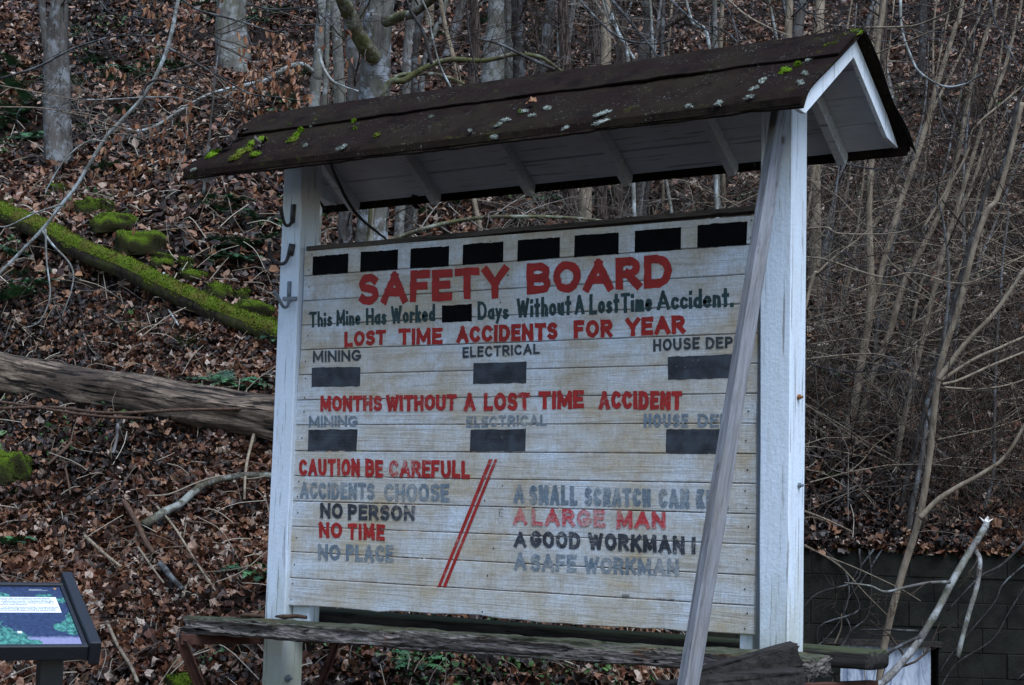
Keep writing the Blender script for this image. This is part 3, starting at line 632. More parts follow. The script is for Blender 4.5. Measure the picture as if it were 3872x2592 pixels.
# rake boards on both gables
for x, sgn in ((RF[1][0] - .025, 1), (RF[0][0] + .012, -1)):
    for back in (False, True):
        sp_ = slope_pt if sgn > 0 else (lambda x_, t_, bk: lerp(RR[0], RBk[0] if bk else RF[0], t_) + np.array([.14, 0, 0]))
        mb = MB(); a0 = sp_(x, 0, back); a1 = sp_(x, .985 if not back else .93, back)
        up_ = np.array([0, 0, -.022]); dn = np.array([0, 0, -.132]); ex = np.array([.022, 0, 0])
        am = sp_(x, .86 if not back else .70, back)
        tip = a1 + np.array([0, 0, -.075 if not back else -.06])
        y0 = .001 if back else -.001
        V = [a0 + up_ + [0, y0, 0], am + up_, a1 + up_ - [0, 0, .032], tip - [0, 0, .0], am + dn, a0 + dn + [0, y0, 0]]
        Vl = V + [p - ex for p in V]; n = 6
        F = [np.array([[k_, (k_ + 1) % n, n + (k_ + 1) % n, n + k_] for k_ in range(n)]), np.arange(n)[None, ::-1], n + np.arange(n)[None]]
        mb.add(Vl, F); mb.build('rake_board', M['white'], rf, False, org=np.array(board.location), bevel=.002)
# loose felt hanging past the back gable edge
mb = MB(); n = 16; V = []
for t in np.linspace(0, 1, n):
    p = slope_pt(RF[1][0], t, True); w_ = .03 + .018 * t
    V += [p + [-.04, 0, -.004], p + [w_ * .5, 0, .0 - .012 * t], p + [w_ + .02 * math.sin(9 * t) * .3, .01, -.012 - .035 * t * (1 + .3 * math.sin(14 * t))]]
V = np.array(V); V = np.concatenate([V, V - [0, 0, .006]]); N0 = 3 * n
F = []
for k_ in range(n - 1):
    for j_ in range(2):
        a_ = k_ * 3 + j_; F += [[a_, a_ + 3, a_ + 4, a_ + 1], [N0 + a_, N0 + a_ + 1, N0 + a_ + 4, N0 + a_ + 3]]
    a_ = k_ * 3 + 2; F.append([a_, a_ + 3, N0 + a_ + 3, N0 + a_])
mb.add(V, np.array(F)); mb.build('loose_felt', M['felt_edge'], rf, True, org=np.array(board.location))
# moss and lichen cushions growing on the felt
M['moss_roof'] = m_moss('roof_moss', (.035, .075, .004), (.16, .275, .012)); M['moss'] = m_moss()
M['lichen'] = m_simple('grey_lichen', (.20, .22, .19), .9, .45, 60)
def on_roof(p): return on_plane(p, NF, NF @ RF[0])
def cushion(p, rx, ry, rz, mat, name, fz=160, fl=.010, label=None):
    P = on_roof(p); mb = MB(); blob(mb, P - NF * .004, (rx, ry, rz), rng.uniform(0, 3), 9, 16, .3, int(rng.integers(1e5)), -.2, fz, fl, up=NF)
    o = mb.build(name, M[mat], rf, True, org=np.array(board.location))
for p, r_ in (((1600, 1075), .038), ((1640, 1040), .045), ((1690, 1020), .035), ((1730, 975), .045), ((1775, 955), .04), ((1440, 1060), .034), ((1470, 1030), .028), ((1735, 1052), .032), ((1995, 950), .033), ((2020, 920), .02), ((2050, 890), .016)):
    cushion(R1(*p), r_, r_ * .75, .016, 'moss_roof', 'moss_cushion')
for p, r_ in (((1110, 258), .05), ((1160, 240), .052), ((1185, 225), .04), ((1060, 305), .018), ((1000, 320), .016), ((715, 480), .026), ((800, 440), .012)):
    cushion(R3(*p), r_, r_ * .8, .014, 'moss_roof', 'moss_cushion')
for p, r_ in (((765, 918), .022), ((608, 826), .01), ((615, 875), .009), ((175, 855), .013), ((350, 825), .013), ((1745, 760), .012)): cushion(R2(*p), r_, r_ * .7, .009, 'moss_roof', 'moss_cushion', 80)
for z, p, r_ in ((R2, (2300, 770), .04), (R2, (2290, 830), .035), (R2, (1760, 755), .03), (R2, (1825, 785), .022), (R2, (1925, 735), .03), (R2, (330, 850), .02), (R2, (540, 995), .026), (R2, (1640, 815), .03), (R2, (1590, 850), .02), (R2, (2050, 870), .02), (R2, (1560, 930), .022), (R2, (1400, 890), .014), (R2, (1135, 795), .010),
                 (R3, (560, 545), .034), (R3, (500, 600), .024), (R3, (880, 395), .03), (R3, (755, 330), .026), (R3, (700, 400), .02), (R3, (260, 700), .024), (R3, (60, 720), .02), (R3, (470, 660), .02), (R3, (850, 500), .02), (R3, (820, 560), .026), (R3, (430, 375), .012), (R3, (60, 450), .015), (R1, (2080, 990), .012), (R1, (2310, 1010), .016), (R1, (1320, 1155), .016)):
    cushion(z(*p), r_, r_ * .5, .007, 'lichen', 'lichen_patch', 110, .009)

# hooks, bolts on the posts
M['iron'] = m_simple('dark_iron', (.03, .028, .028), .55, .3, 30, .5); M['zinc'] = m_simple('grey_zinc', (.14, .16, .18), .5, .25, 30, .5)
M['rust'] = m_simple('rust_iron', (.060, .027, .019), .9, .55, 18, .2, .006); M['boltrust'] = m_simple('rusty_bolt', (.22, .10, .04), .7, .4, 40)
def hook(pl_top, pl_bot, path, wpl, mat, ridges):
    A, B = on_y(pl_top, YF - .006), on_y(pl_bot, YF - .006)
    mb = MB(); bar(mb, A + [0, 0, .008], B, wpl, .010, up=(0, -1, 0))
    n = len(path); ys = np.linspace(-.012, -.13, n)
    P = [on_y(p, YF + y) for p, y in zip(path, ys)]
    P = smooth_path(P, 26); R = np.interp(np.linspace(0, 1, 26), [0, .15, .75, 1], [.011, .0095, .0095, .0115])
    if ridges: R = R * (1 + .16 * (np.arange(26) > 17) * (np.arange(26) % 2))
    tube(mb, P, R, 10)
    mb.build('hook', M[mat], board, True)
hook(CH(312, 225), CH(300, 410), [CH(300, 395), CH(262, 438), CH(222, 425), CH(195, 350), CH(172, 240)], .03, 'iron', True)
hook(CH(300, 650), CH(275, 760), [CH(265, 745), CH(225, 835), CH(160, 850), CH(85, 800), CH(50, 700), CH(60, 620)], .042, 'iron', False)
hook(CH(268, 1055), CH(262, 1250), [CH(265, 1245), CH(245, 1310), CH(205, 1312), CH(160, 1240), CH(108, 1140)], .022, 'zinc', True)
mb = MB(); bar(mb, on_y(CH(200, 1228), YF - .007), on_y(CH(345, 1225), YF - .007), .022, .010, up=(0, -1, 0)); mb.build('hook_plate', M['zinc'], board, False)
def bolt(P, nrm, mat, r=.018):
    mb = MB(); P = np.asarray(P, float); nrm = np.asarray(nrm, float)
    tube(mb, [P, P + nrm * .004], [r * 1.35, r * 1.35], 16); tube(mb, [P + nrm * .004, P + nrm * .016], [r * .75, r * .75], 6); tube(mb, [P + nrm * .016, P + nrm * .03], [r * .4, r * .4], 8)
    mb.build('bolt', M[mat], board, False)
xside = on_y((2984, 1500), YF)[0] + .001
bolt(on_x(R6(795, 1265), xside), (1, 0, 0), 'boltrust'); bolt(on_x(R7(797, 205), xside), (1, 0, 0), 'zinc')
bolt(on_x(HB(1432, 925), on_y((1068, 2560), YF)[0] + .001), (1, 0, 0), 'zinc', .016)

# cable from the eave to the back of the board
M['cable'] = m_simple('black_rubber', (.008, .008, .008), .6)
pts = [on_y(D(755, 372), -.40), on_y(D(768, 405), -.2), on_y(D(792, 455), .0), on_y(D(820, 495), .12), on_y(D(850, 522), .16), on_y(D(878, 543), .10), on_y(D(885, 552), .06)]
mb = MB(); P = smooth_path(pts, 40); P += np.stack([.004 * vnoise(np.arange(40) * .7, 1., 3), 0 * np.arange(40), .004 * vnoise(np.arange(40) * .7, 5., 3)], 1); tube(mb, P, np.interp(np.arange(40), [0, 20, 39], [.009, .009, .005]), 8)
tag(mb.build('cable', M['cable'], None, True, org=P[0]), 'black cable hanging from the eave down to the top of the white board', 'cable')
# curled strip of felt hanging at the back eave
P = [on_y(D(948, 443), .60), on_y(D(945, 462), .60), on_y(D(955, 478), .59)]
mb = MB(); Q = smooth_path(P, 10); V = np.concatenate([Q - [.018, 0, 0], Q + [.018, 0.01, 0]]); mb.add(V, np.array([[k_, k_ + 1, 11 + k_, 10 + k_] for k_ in range(9)]))
mb.build('loose_felt', M['felt_edge'], rf, True, org=np.array(board.location))

# ------------------------------------------------------------------ leaning timber
q = NT('grey_timber', .85, .2); f = q.noise(1.5, 7, .7, q.mapv((34, 34, 2.2)), dist=.25); g_ = q.noise(2.2, 5, .6, q.mapv((3, 3, 1)))
c = q.mix(q.ramp(f, [(.36, 0.), (.62, 1.)]), (.10, .098, .102), (.205, .208, .226)); c = q.mix(q.ramp(g_, [(.48, 0.), (.68, .4)]), c, (.15, .118, .09)); c = q.mix(q.ramp(q.voro(5.5, q.mapv((1.6, 1.6, .75))), [(.07, .85), (.13, 0.)]), c, (.045, .032, .026))
c = q.mix(q.ramp(q.noise(26, 4, .7, q.mapv((1, 1, .22))), [(.62, 0.), (.70, .6)]), c, (.06, .05, .045)); q.bump(f, .004, .8); M['timber'] = q.col(c)
A = at(D(1787, 246), 7.50); B = at(D(1572, 1568), 6.55)
dirn = norm(B - A)
tg = (-.30 - A[2]) / dirn[2]; Bg = A + dirn * tg
mb = MB(); n = 40; view = norm((A + B) / 2 - CAM); sx = norm(np.cross(dirn, view)); vz = norm(np.cross(sx, dirn))
ang = math.radians(38); e1 = math.cos(ang) * sx + math.sin(ang) * vz; e2 = -math.sin(ang) * sx + math.cos(ang) * vz
P = A + (Bg - A) * np.linspace(0, 1, n)[:, None]; P = P + e1 * (.006 * np.sin(np.linspace(0, 3.0, n)))[:, None]
sec = [(-1, -1), (-.86, -1), (.86, -1), (1, -.86), (1, .86), (.9, 1), (-.9, 1), (-1, .86), (-1, -.86)][1:]
V = np.stack([P + e1 * (a_ * .035) + e2 * (b_ * .028) for a_, b_ in sec], 1); V += rng.normal(0, .0006, V.shape); k8 = 8
V = V.reshape(-1, 3); ii = np.arange(n - 1)[:, None] * k8; jj = np.arange(k8)[None]; j2 = (jj + 1) % k8
mb.add(V, [np.stack([ii + jj, ii + k8 + jj, ii + k8 + j2, ii + j2], -1).reshape(-1, 4), np.arange(k8)[None], (n - 1) * k8 + np.arange(k8)[None, ::-1]])
Mt = np.stack([e1, e2, np.cross(e1, e2)], 1); mb.V = [(v_ - Bg) @ Mt for v_ in mb.V]; prop = mb.build('leaning_timber', M['timber'], None, False, org=np.zeros(3)); prop.matrix_world = Matrix.Translation(Vector([float(v_) for v_ in Bg])) @ Matrix(Mt.tolist()).to_4x4()
tag(prop, 'long grey weathered timber leaning across the front of the white board', 'timber')

# ------------------------------------------------------------------ bench of old planks on rusty frames
def swept(P0, P1, w_, h_, nl, rough, seed, ends=.0, zsag=0.0, splint=0.0):
    """weathered squared beam; w_ across, h_ up"""
    P0 = np.asarray(P0, float); P1 = np.asarray(P1, float); d = norm(P1 - P0); sx = norm(np.cross(d, (0, 0, 1))); uz = np.cross(sx, d)
    m_ = 44; a_ = np.arange(m_) / m_ * 2 * np.pi
    ex = .28; cx = np.sign(np.cos(a_)) * np.abs(np.cos(a_)) ** ex; cy = np.sign(np.sin(a_)) * np.abs(np.sin(a_)) ** ex
    L = np.linalg.norm(P1 - P0); s_ = np.linspace(0, L, nl)
    S2, A2 = np.meshgrid(s_, np.arange(m_), indexing='ij')
    disp = rough * (1.6 * vnoise(S2 * 1.8, A2 * .55, seed) + 1.2 * vnoise(S2 * 5, A2 * 1.1, seed + 1) + .7 * vnoise(S2 * 16, A2 * .9 + S2 * 3, seed + 2) - .15)
    if splint: disp -= splint * np.clip(vnoise(S2 * 2.6, A2 * .8, seed + 5) * 3 - .25, 0, 1) * np.clip(np.cos(A2 / m_ * 2 * np.pi - 0.15 * np.pi * 0), -1, 1).clip(0)
    disp = disp * np.clip((L - S2) / .12, .15, 1)
    ax_ = cx[None] * (w_ / 2) + np.cos(a_)[None] * disp; ay = cy[None] * (h_ / 2) + np.sin(a_)[None] * disp * .8
    V = P0 + d * S2[..., None] + sx * ax_[..., None] + uz * ay[..., None]
    if ends:
        e0 = (vnoise(np.arange(m_) * .5, 1.7, seed) + .5 * vnoise(np.arange(m_) * 1.7, 4.7, seed))[:, None] * ends * 2; V[0] += d * e0; V[1] += d * e0 * .6; V[-1] += d * e0 * .5; V[-2] += d * e0 * .3
    mb = MB(); ii = np.arange(nl - 1)[:, None] * m_; jj = np.arange(m_)[None]; j2 = (jj + 1) % m_
    c0 = V[0].mean(0); c1 = V[-1].mean(0); N0 = nl * m_
    mb.add(np.concatenate([V.reshape(-1, 3), [c0, c1]]), [np.stack([ii + jj, ii + m_ + jj, ii + m_ + j2, ii + j2], -1).reshape(-1, 4),
           np.array([[N0, k_, (k_ + 1) % m_] for k_ in range(m_)]), np.array([[N0 + 1, (nl - 1) * m_ + (k_ + 1) % m_, (nl - 1) * m_ + k_] for k_ in range(m_)])])
    return mb
q = NT('rotten_wood', .9, .15); v_ = q.mapv((5.5, 16, 30)); f = q.noise(1.2, 7, .78, v_, dist=.8); vo = q.voro(3.2, q.mapv((4.5, 9, 17))); cr = q.ramp(q.noise(1.9, 5, .65, q.mapv((4.5, 12, 30), loc=(2, 5, 1)), dist=.9), [(.36, 0.), (.43, 1.)])
c = q.mix(q.ramp(f, [(.32, 0.), (.52, .55), (.68, 1.)]), (.04, .027, .021), (.38, .33, .30)); c = q.mix(q.ramp(q.noise(3.5, 4, .6), [(.58, 0.), (.66, .8)]), c, (.20, .085, .032)); c = q.mix(cr, (.008, .006, .005), c)
c = q.mix(q.math('MULTIPLY', q.ramp(q.math('ADD', q.normz(), q.math('MULTIPLY', q.noise(9, 5), .8)), [(.85, 0.), (1.2, 1.)]), .75), c, (.06, .075, .035))
q.bump(q.math('ADD', q.math('ADD', f, vo), cr), .03, 1.0); M['rotwood'] = q.col(c)
M['blackwood'] = m_wood('black_old_wood', (.008, .0065, .006), (.042, .035, .031), 'x', 0.0, 1.0, .014)
M['darkwood'] = m_wood('dark_old_wood', (.010, .008, .007), (.050, .042, .037), 'x', .55, 1.0, .012)
bench = thing('plank_bench', 'rotting mossy plank bench on rusty iron frames set along the foot of the white board', 'bench', (1.4, 0.0, -0.3))
ybf = -.20
pa = on_y(D(455, 1428), ybf); pb = on_y(D(1875, 1526), ybf)
swept(pa, pb, .25, .088, 420, .017, 3, .05, splint=.04).build('seat_plank', M['rotwood'], bench, True)['label'] = 'crumbling front plank'
ybk = .30
qa = on_y(D(640, 1402), ybk); qb = on_y(D(2008, 1510), ybk)
swept(qa, qb, .24, .085, 200, .005, 21, .012).build('seat_plank', M['darkwood'], bench, True)['label'] = 'dark back plank with a mossy end'
def trestle(pf, pbk, foot_f, foot_b, y0, y1):
    mb = MB(); A_ = on_y(pf, y0); B_ = on_y(pbk, y1); B_[2] = A_[2]; bar(mb, A_, B_, .05, .055); mb.build('crossbar', M['rust'], bench, False, .003)
    for top, ft, yy in ((A_, foot_f, y0 + .12), (B_, foot_b, y1 - .1)):
        F_ = on_y(ft, yy); d = norm(F_ - top); F_ = top + d * ((-.33 - top[2]) / d[2]); mb = MB(); side = norm(np.cross(d, (0, 0, 1)))
        bar(mb, top, F_, .052, .008, up=side); bar(mb, top + side * .02 + [.024, 0, 0], F_ + side * .02 + [.024, 0, 0], .008, .05, up=side); mb.build('leg', M['rust'], bench, False, .002)
trestle(HB(235, 495), HB(1990, 500), HB(440, 1000), HB(1790, 1000), -.38, .46)
trestle(D(1690, 1585), D(2000, 1570), D(1705, 1640), D(1970, 1640), -.34, .44)
M['twigbark'] = m_bark('brown_twig_bark', (.05, .03, .02), (.13, .075, .05), None, .3, 30, 0, .006)
for pts, lab in (([HB(900, 228), HB(1030, 225), HB(1170, 238)], 'brown broken stick lying on the bench left of the post'), ([HB(1295, 240), HB(1420, 243), HB(1530, 238), HB(1635, 250)], 'brown broken stick lying on the bench right of the post')):
    P = smooth_path([on_y(p, -.12 + .0 * i_) for i_, p in enumerate(pts)], 14); mb = MB(); tube(mb, P, np.interp(np.arange(14), [0, 3, 13], [.006, .013, .010]), 8, rough=.15)
    tag(mb.build('stick', M['twigbark'], None, True, org=P[0]), lab, 'stick')
# dark beam lying on the right end of the bench
pa2 = at(R7(60, 1560), 6.95); pb2 = at(R7(790, 1352), 7.05)
mb = swept(pa2, pb2, .11, .105, 90, .012, 33, .02); o = mb.build('old_beam', M['blackwood'], None, True, org=pa2); tag(o, 'black squared old beam lying slantwise over the right end of the bench', 'beam')
pa3 = at(R7(-100, 1650), 6.75); pb3 = at(R7(800, 1545), 6.95)
mb = swept(pa3, pb3, .16, .12, 90, .012, 37, .02); o = mb.build('old_beam', M['blackwood'], None, True, org=pa3); tag(o, 'lower dark beam under the slanting one at the bottom edge', 'beam')

# ------------------------------------------------------------------ interpretive panel, lower left
M['frame'] = m_simple('black_frame_metal', (.012, .013, .016), .45, .2, 60, .5, .0008)
import itertools
def fit_panel():
    TRp, BRp, BLp = HP(800, 250), HP(1110, 1040), HP(0, 1120)
    best = None
    for T in np.radians(np.arange(12, 60, 1.0)):
        for hd in np.radians(np.arange(-80, 80, 1.0)):
            h_ = np.array([math.cos(hd) * RH[0] + math.sin(hd) * FH[0], math.cos(hd) * RH[1] + math.sin(hd) * FH[1], 0])
            dwn = np.array([h_[1] * 1.0, -h_[0] * 1.0, 0]); dwn = dwn if dwn @ np.append(FH, 0) < 0 else -dwn
            d_ = math.cos(T) * dwn - math.sin(T) * np.array([0, 0, 1.0]); BR = at(BRp, 6.0)
            TR = BR - d_ * .56; BL = BR - h_ * .55
            pj = lambda X: np.array([1936 + FPX * ((X - CAM) @ CR) / ((X - CAM) @ CF), 1296 - FPX * ((X - CAM) @ CU) / ((X - CAM) @ CF)])
            a_ = pj(TR); b_ = pj(BL); c_ = pj(BR); sl_ = (c_[1] - b_[1]) / (c_[0] - b_[0]); want = (BRp[1] - BLp[1]) / (BRp[0] - BLp[0])
            e = np.hypot(*(a_ - TRp)) + abs(sl_ - want) * 2500
            if best is None or e < best[0]: best = (e, T, hd, h_, d_, BR)
    return best
eP, Tp, hdp, hP, dP, BRp = fit_panel(); print('panel', eP, math.degrees(Tp), math.degrees(hdp))
nP = norm(np.cross(hP, -dP)); 
if nP[2] < 0: nP = -nP
wx = 1.05
def PP(u, v, k=0.0): return BRp - hP * wx * (1 - u) + dP * (-.56 * (1 - v)) + nP * k        # u 0..1 left-right, v 0..1 top-bottom
wp = thing('wayside_panel', 'black framed interpretive panel with a forest picture and white text block', 'information panel', (*PP(.75, .6)[:2], height(*PP(.75, .6)[:2])))
q = NT('panel_print', .25, .5)
q2 = q.n('ShaderNodeUVMap').outputs[0]
def uvn(sc, det=5, loc=0): return q.noise(sc, det, .7, q.mapv((5, 1.4, 1), vec=q2, loc=(loc, 0, 0)))
sp = q.n('ShaderNodeSeparateXYZ'); q.set(sp.inputs[0], q2); uu, vv = sp.outputs[0], sp.outputs[1]
c = q.mix(q.ramp(uvn(14), [(.4, 0.), (.7, 1.)]), (.010, .018, .052), (.026, .045, .11))
ground_f = q.ramp(q.math('ADD', vv, q.math('MULTIPLY', uvn(5, 4, 3), .12)), [(.90, 0.), (.94, 1.)]); c = q.mix(ground_f, c, q.mix(uvn(20, 3), (.12, .12, .22), (.28, .27, .42)))
leafc = q.mix(q.ramp(uvn(13, 5, 7), [(.40, 0.), (.60, 1.)]), (.008, .05, .045), (.07, .27, .21))
# bushes lower left, right, and along the top
def bump_bush(cu, cv, ru, rv, sd):
    a_ = q.math('DIVIDE', q.math('SUBTRACT', uu, cu), ru); b_ = q.math('DIVIDE', q.math('SUBTRACT', vv, cv), rv)
    d_ = q.math('ADD', q.math('MULTIPLY', a_, a_), q.math('MULTIPLY', b_, b_)); d_ = q.math('ADD', d_, q.math('MULTIPLY', q.math('SUBTRACT', uvn(6, 5, sd), .5), 5.0))
    return q.ramp(d_, [(.85, 1.), (1.05, 0.)])
for args in ((.70, .85, .10, .28, 1), (.80, .98, .075, .16, 2), (.99, .68, .035, .13, 3), (.945, .70, .025, .07, 4), (.93, .155, .03, .025, 5), (.75, .15, .06, .05, 6), (.45, .8, .2, .3, 8), (.99, .25, .02, .05, 9), (1.0, .55, .02, .1, 10)):
    c = q.mix(bump_bush(*args), c, leafc)
M['print'] = q.col(c); q.b.inputs['Roughness'].default_value = .3
def pquad(mb, u0, v0, u1, v1, k): mb.add([PP(u0, v0, k), PP(u0, v1, k), PP(u1, v1, k), PP(u1, v0, k)], np.array([[0, 1, 2, 3]]))
mb = MB(); hexa(mb, [PP(-.01, 1.01, -.02), PP(1.01, 1.01, -.02), PP(1.01, -.01, -.02), PP(-.01, -.01, -.02), PP(-.01, 1.01, -.002), PP(1.01, 1.01, -.002), PP(1.01, -.01, -.002), PP(-.01, -.01, -.002)])
mb.build('backing', M['frame'], wp, False)
mb = MB(); pquad(mb, 0, 0, 1, 1, .0005); o = mb.build('print', M['print'], wp, False)
uvl = o.data.uv_layers.new(name='UVMap')
for li_, uv in enumerate(((0, 0), (0, 1), (1, 1), (1, 0))): uvl.data[li_].uv = uv
M['ptext_bg'] = m_simple('panel_white', (.62, .64, .66), .4, .05, 30, .4, .0002); M['ptext'] = m_simple('panel_text', (.03, .035, .05), .5, .1); M['ptan'] = m_simple('emblem_tan', (.30, .17, .08), .5, .3)
mb = MB(); pquad(mb, .30, .19, .972, .46, .0012); mb.build('text_block', M['ptext_bg'], wp, False)
hh, dd = hP, -dP
def ptext(body, u, v, size, mat, anchor='RIGHT'):
    cu = bpy.data.curves.new('text', 'FONT'); cu.body = body; cu.size = size; cu.align_x = anchor
    to = bpy.data.objects.new('text', cu); COL.objects.link(to); dg = bpy.context.evaluated_depsgraph_get(); me = bpy.data.meshes.new_from_object(to.evaluated_get(dg)); bpy.data.objects.remove(to)
    me.materials.clear(); me.materials.append(M[mat]); o_ = bpy.data.objects.new('text_line', me); COL.objects.link(o_); o_.parent = wp
    P_ = PP(u, v, .002) - np.array(wp.location)
    o_.matrix_local = Matrix([[hh[0], 1.7 * dd[0], nP[0], P_[0]], [hh[1], 1.7 * dd[1], nP[1], P_[1]], [hh[2], 1.7 * dd[2], nP[2], P_[2]], [0, 0, 0, 1]])
for t_, u_, v_ in (('agriculture. Bats provide pollination and seed dispersal.', .95, .222), ('an energy source for all insectivores, and a single bat can', .953, .249), ('protecting bats. However, a combination of loose gates,', .96, .277), ('grates is installed at mine openings to allow wildlife to', .957, .303), ('continue, free from human disturbance.', .862, .33), ('from white-nose syndrome (WNS). The fungus causes the', .966, .378), ('hibernation through winter which often leads to starvation.', .96, .404), ('understand and minimize the effects of WNS and conserve critical', .953, .430)):
    ptext(t_, u_, v_, .0086, 'ptext')
ptext('National Park Service', .932, .062, .0055, 'ptext_bg'); ptext('U.S. Department of the Interior', .952, .078, .0055, 'ptext_bg')
mb = MB(); pquad(mb, .797, .765, .812, .80, .0012); mb.build('printed_sign', M['ptext_bg'], wp, False)
mb = MB(); e_ = [PP(.981 + .006 * a_, .042 + .022 * b_, .0015) for a_, b_ in ((0, 1), (-.8, .1), (-1, -.6), (-.5, -1), (.5, -1), (1, -.6), (.8, .1))]; mb.add(e_, np.arange(7)[None]); mb.build('emblem', M['ptan'], wp, False)
def pbar(u0, v0, u1, v1, k0, k1, nm='frame_bar'):
    mb = MB(); hexa(mb, [PP(u0, v1, k0), PP(u1, v1, k0), PP(u1, v0, k0), PP(u0, v0, k0), PP(u0, v1, k1), PP(u1, v1, k1), PP(u1, v0, k1), PP(u0, v0, k1)]); return mb.build(nm, M['frame'], wp, False, .004)
pbar(-.02, -.045, 1.017, -.002, -.045, .010); pbar(-.02, 1.002, 1.017, 1.045, -.045, .010); pbar(1.002, -.0015, 1.017, 1.0015, -.0455, .008)
pbar(1.018, -.16, 1.056, 1.07, -.055, .030); pbar(-.10, -.16, -.021, 1.09, -.055, .045)
for u_ in (.93, .07):
    mb = MB(); A_ = PP(u_, .62, -.05); bar(mb, A_, [A_[0], A_[1], height(A_[0], A_[1]) - .05], .085, .085, up=hP); mb.build('post', M['frame'], wp, False, .006)

# ------------------------------------------------------------------ retaining wall
M['block'] = None
q = NT('stained_block', .92, .15); f = q.noise(5, 6, .7); f2 = q.noise(60, 4, .7); tn = q.attr('tone')
c = q.mix(q.ramp(f, [(.35, 0.), (.7, 1.)]), (.0045, .0045, .0035), (.024, .023, .017)); c = q.mix(q.math('MULTIPLY', tn, .25), c, (.016, .016, .013))
q.bump(q.math('ADD', f2, f), .008, .8); M['block'] = q.col(c)
M['mortar'] = m_simple('dark_mortar', (.010, .010, .008), .95)
def SL(s, l, z): return np.array([CAM[0] + s * FH[0] + l * RH[0], CAM[1] + s * FH[1] + l * RH[1], z])
wall = thing('retaining_wall', 'dark mossy concrete block retaining wall holding back the slope beside the board', 'wall', SL(WALL_S, 4, -.35))
ztop = WALL_T - .04; ch = .2; pj_l = lambda p: (p[0] - 1936) / FPX * WALL_S
OL, OR = pj_l(R7(1128, 0)), pj_l(R7(1785, 0)); ztopen = at(R7(1450, 1285), WALL_S)[2]
mb = MB()
for r_ in range(8):
    z1 = ztop - r_ * ch; z0 = z1 - ch + .0025; l = .9 + (.2 if r_ % 2 else 0)
    while l < 9:
        l0, l1 = l, l + .394; l += .4
        segs = [(l0, l1)]
        if z0 < ztopen - .02: segs = [(a_, b_) for a_, b_ in ((l0, min(l1, OL)), (max(l0, OR), l1)) if b_ - a_ > .03]
        for a_, b_ in segs:
            j_ = rng.normal(0, .003); e_ = .0
            hexa(mb, [SL(WALL_S + j_, a_, z0), SL(WALL_S + j_, b_, z0), SL(WALL_S + .17, b_, z0), SL(WALL_S + .17, a_, z0), SL(WALL_S + j_, a_, z1), SL(WALL_S + j_, b_, z1), SL(WALL_S + .17, b_, z1), SL(WALL_S + .17, a_, z1)], rng.uniform())
mb.build('block_courses', M['block'], wall, False, .006)
mb = MB()
for l0, l1, z0, z1 in ((.9, OL - .004, -.7, ztop - .01), (OR + .004, 9, -.7, ztop - .01), (OL, OR, ztopen + .02, ztop - .01)):
    hexa(mb, [SL(WALL_S + .008, l0, z0), SL(WALL_S + .008, l1, z0), SL(WALL_S + .16, l1, z0), SL(WALL_S + .16, l0, z0), SL(WALL_S + .008, l0, z1), SL(WALL_S + .008, l1, z1), SL(WALL_S + .16, l1, z1), SL(WALL_S + .16, l0, z1)])
mb.build('mortar', M['mortar'], wall, False)
q = NT('peeling_white_sheet', .6, .3); f = q.noise(2.5, 7, .72, q.mapv((6, 6, 1.2)), dist=1.0)
M['sheet'] = q.col(q.mix(q.ramp(f, [(.33, 0.), (.5, .6), (.68, 1.)]), (.06, .09, .16), (.55, .59, .66)))
mb = MB(); hexa(mb, [SL(WALL_S + .05, OL + .002, -.5), SL(WALL_S + .05, OR - .05, -.5), SL(WALL_S + .08, OR - .05, -.5), SL(WALL_S + .08, OL + .002, -.5), SL(WALL_S + .05, OL + .002, ztopen - .012), SL(WALL_S + .05, OR - .05, ztopen - .012), SL(WALL_S + .08, OR - .05, ztopen - .012), SL(WALL_S + .08, OL + .002, ztopen - .012)])
mb.build('opening_panel', M['sheet'], wall, False)
mb = MB(); hexa(mb, [SL(WALL_S - .02, OL - .15, ztopen - .005), SL(WALL_S - .02, OR + .02, ztopen - .005), SL(WALL_S + .1, OR + .02, ztopen - .005), SL(WALL_S + .1, OL - .15, ztopen - .005), SL(WALL_S - .02, OL - .15, ztopen + .04), SL(WALL_S - .02, OR + .02, ztopen + .04), SL(WALL_S + .1, OR + .02, ztopen + .04), SL(WALL_S + .1, OL - .15, ztopen + .04)])
mb.build('lintel', M['darkwood'], wall, False)
mb = MB()
lm = rng.uniform(2.3, 8, 2500); P = np.stack([SL(WALL_S + rng.uniform(-.01, .1), l_, ztop + .002) for l_ in lm]); keep = vnoise(lm * 3, 1.0 + 0 * lm, 7) > -.05; P = P[keep]
fuzz(mb, P, np.tile([0, 0, 1.], (len(P), 1)), .022, .006); mb.build('moss', M['moss'], wall, True)

# ------------------------------------------------------------------ logs and mossy stones on the slope
M['barelog'] = m_bark('bare_log_wood', (.055, .038, .028), (.26, .205, .165), None, .1, 9, 0, .03)
M['mosslogbark'] = m_bark('dark_log_bark', (.018, .013, .010), (.07, .05, .035), None, .3, 14, .5)
def m_barelog():
    q = NT('bare_log_grain', .8, .2); v = q.mapv((1.2, 14, 14)); f = q.noise(1.3, 7, .7, v, dist=.8)
    c = q.mix(q.ramp(f, [(.38, 0.), (.5, .45), (.60, 1.)]), (.014, .008, .005), (.34, .25, .18)); c = q.mix(q.ramp(q.noise(2.2, 5, .7), [(.40, 0.), (.58, .9)]), c, (.05, .034, .025))
    cr = q.ramp(q.noise(1.6, 5, .65, q.mapv((1.0, 11, 11), loc=(4, 1, 2)), dist=.5), [(.38, 0.), (.45, 1.)]); c = q.mix(cr, (.006, .004, .003), c)
    q.bump(q.math('ADD', f, cr), .04, 1.0); return q.col(c)
M['barelog'] = m_barelog()
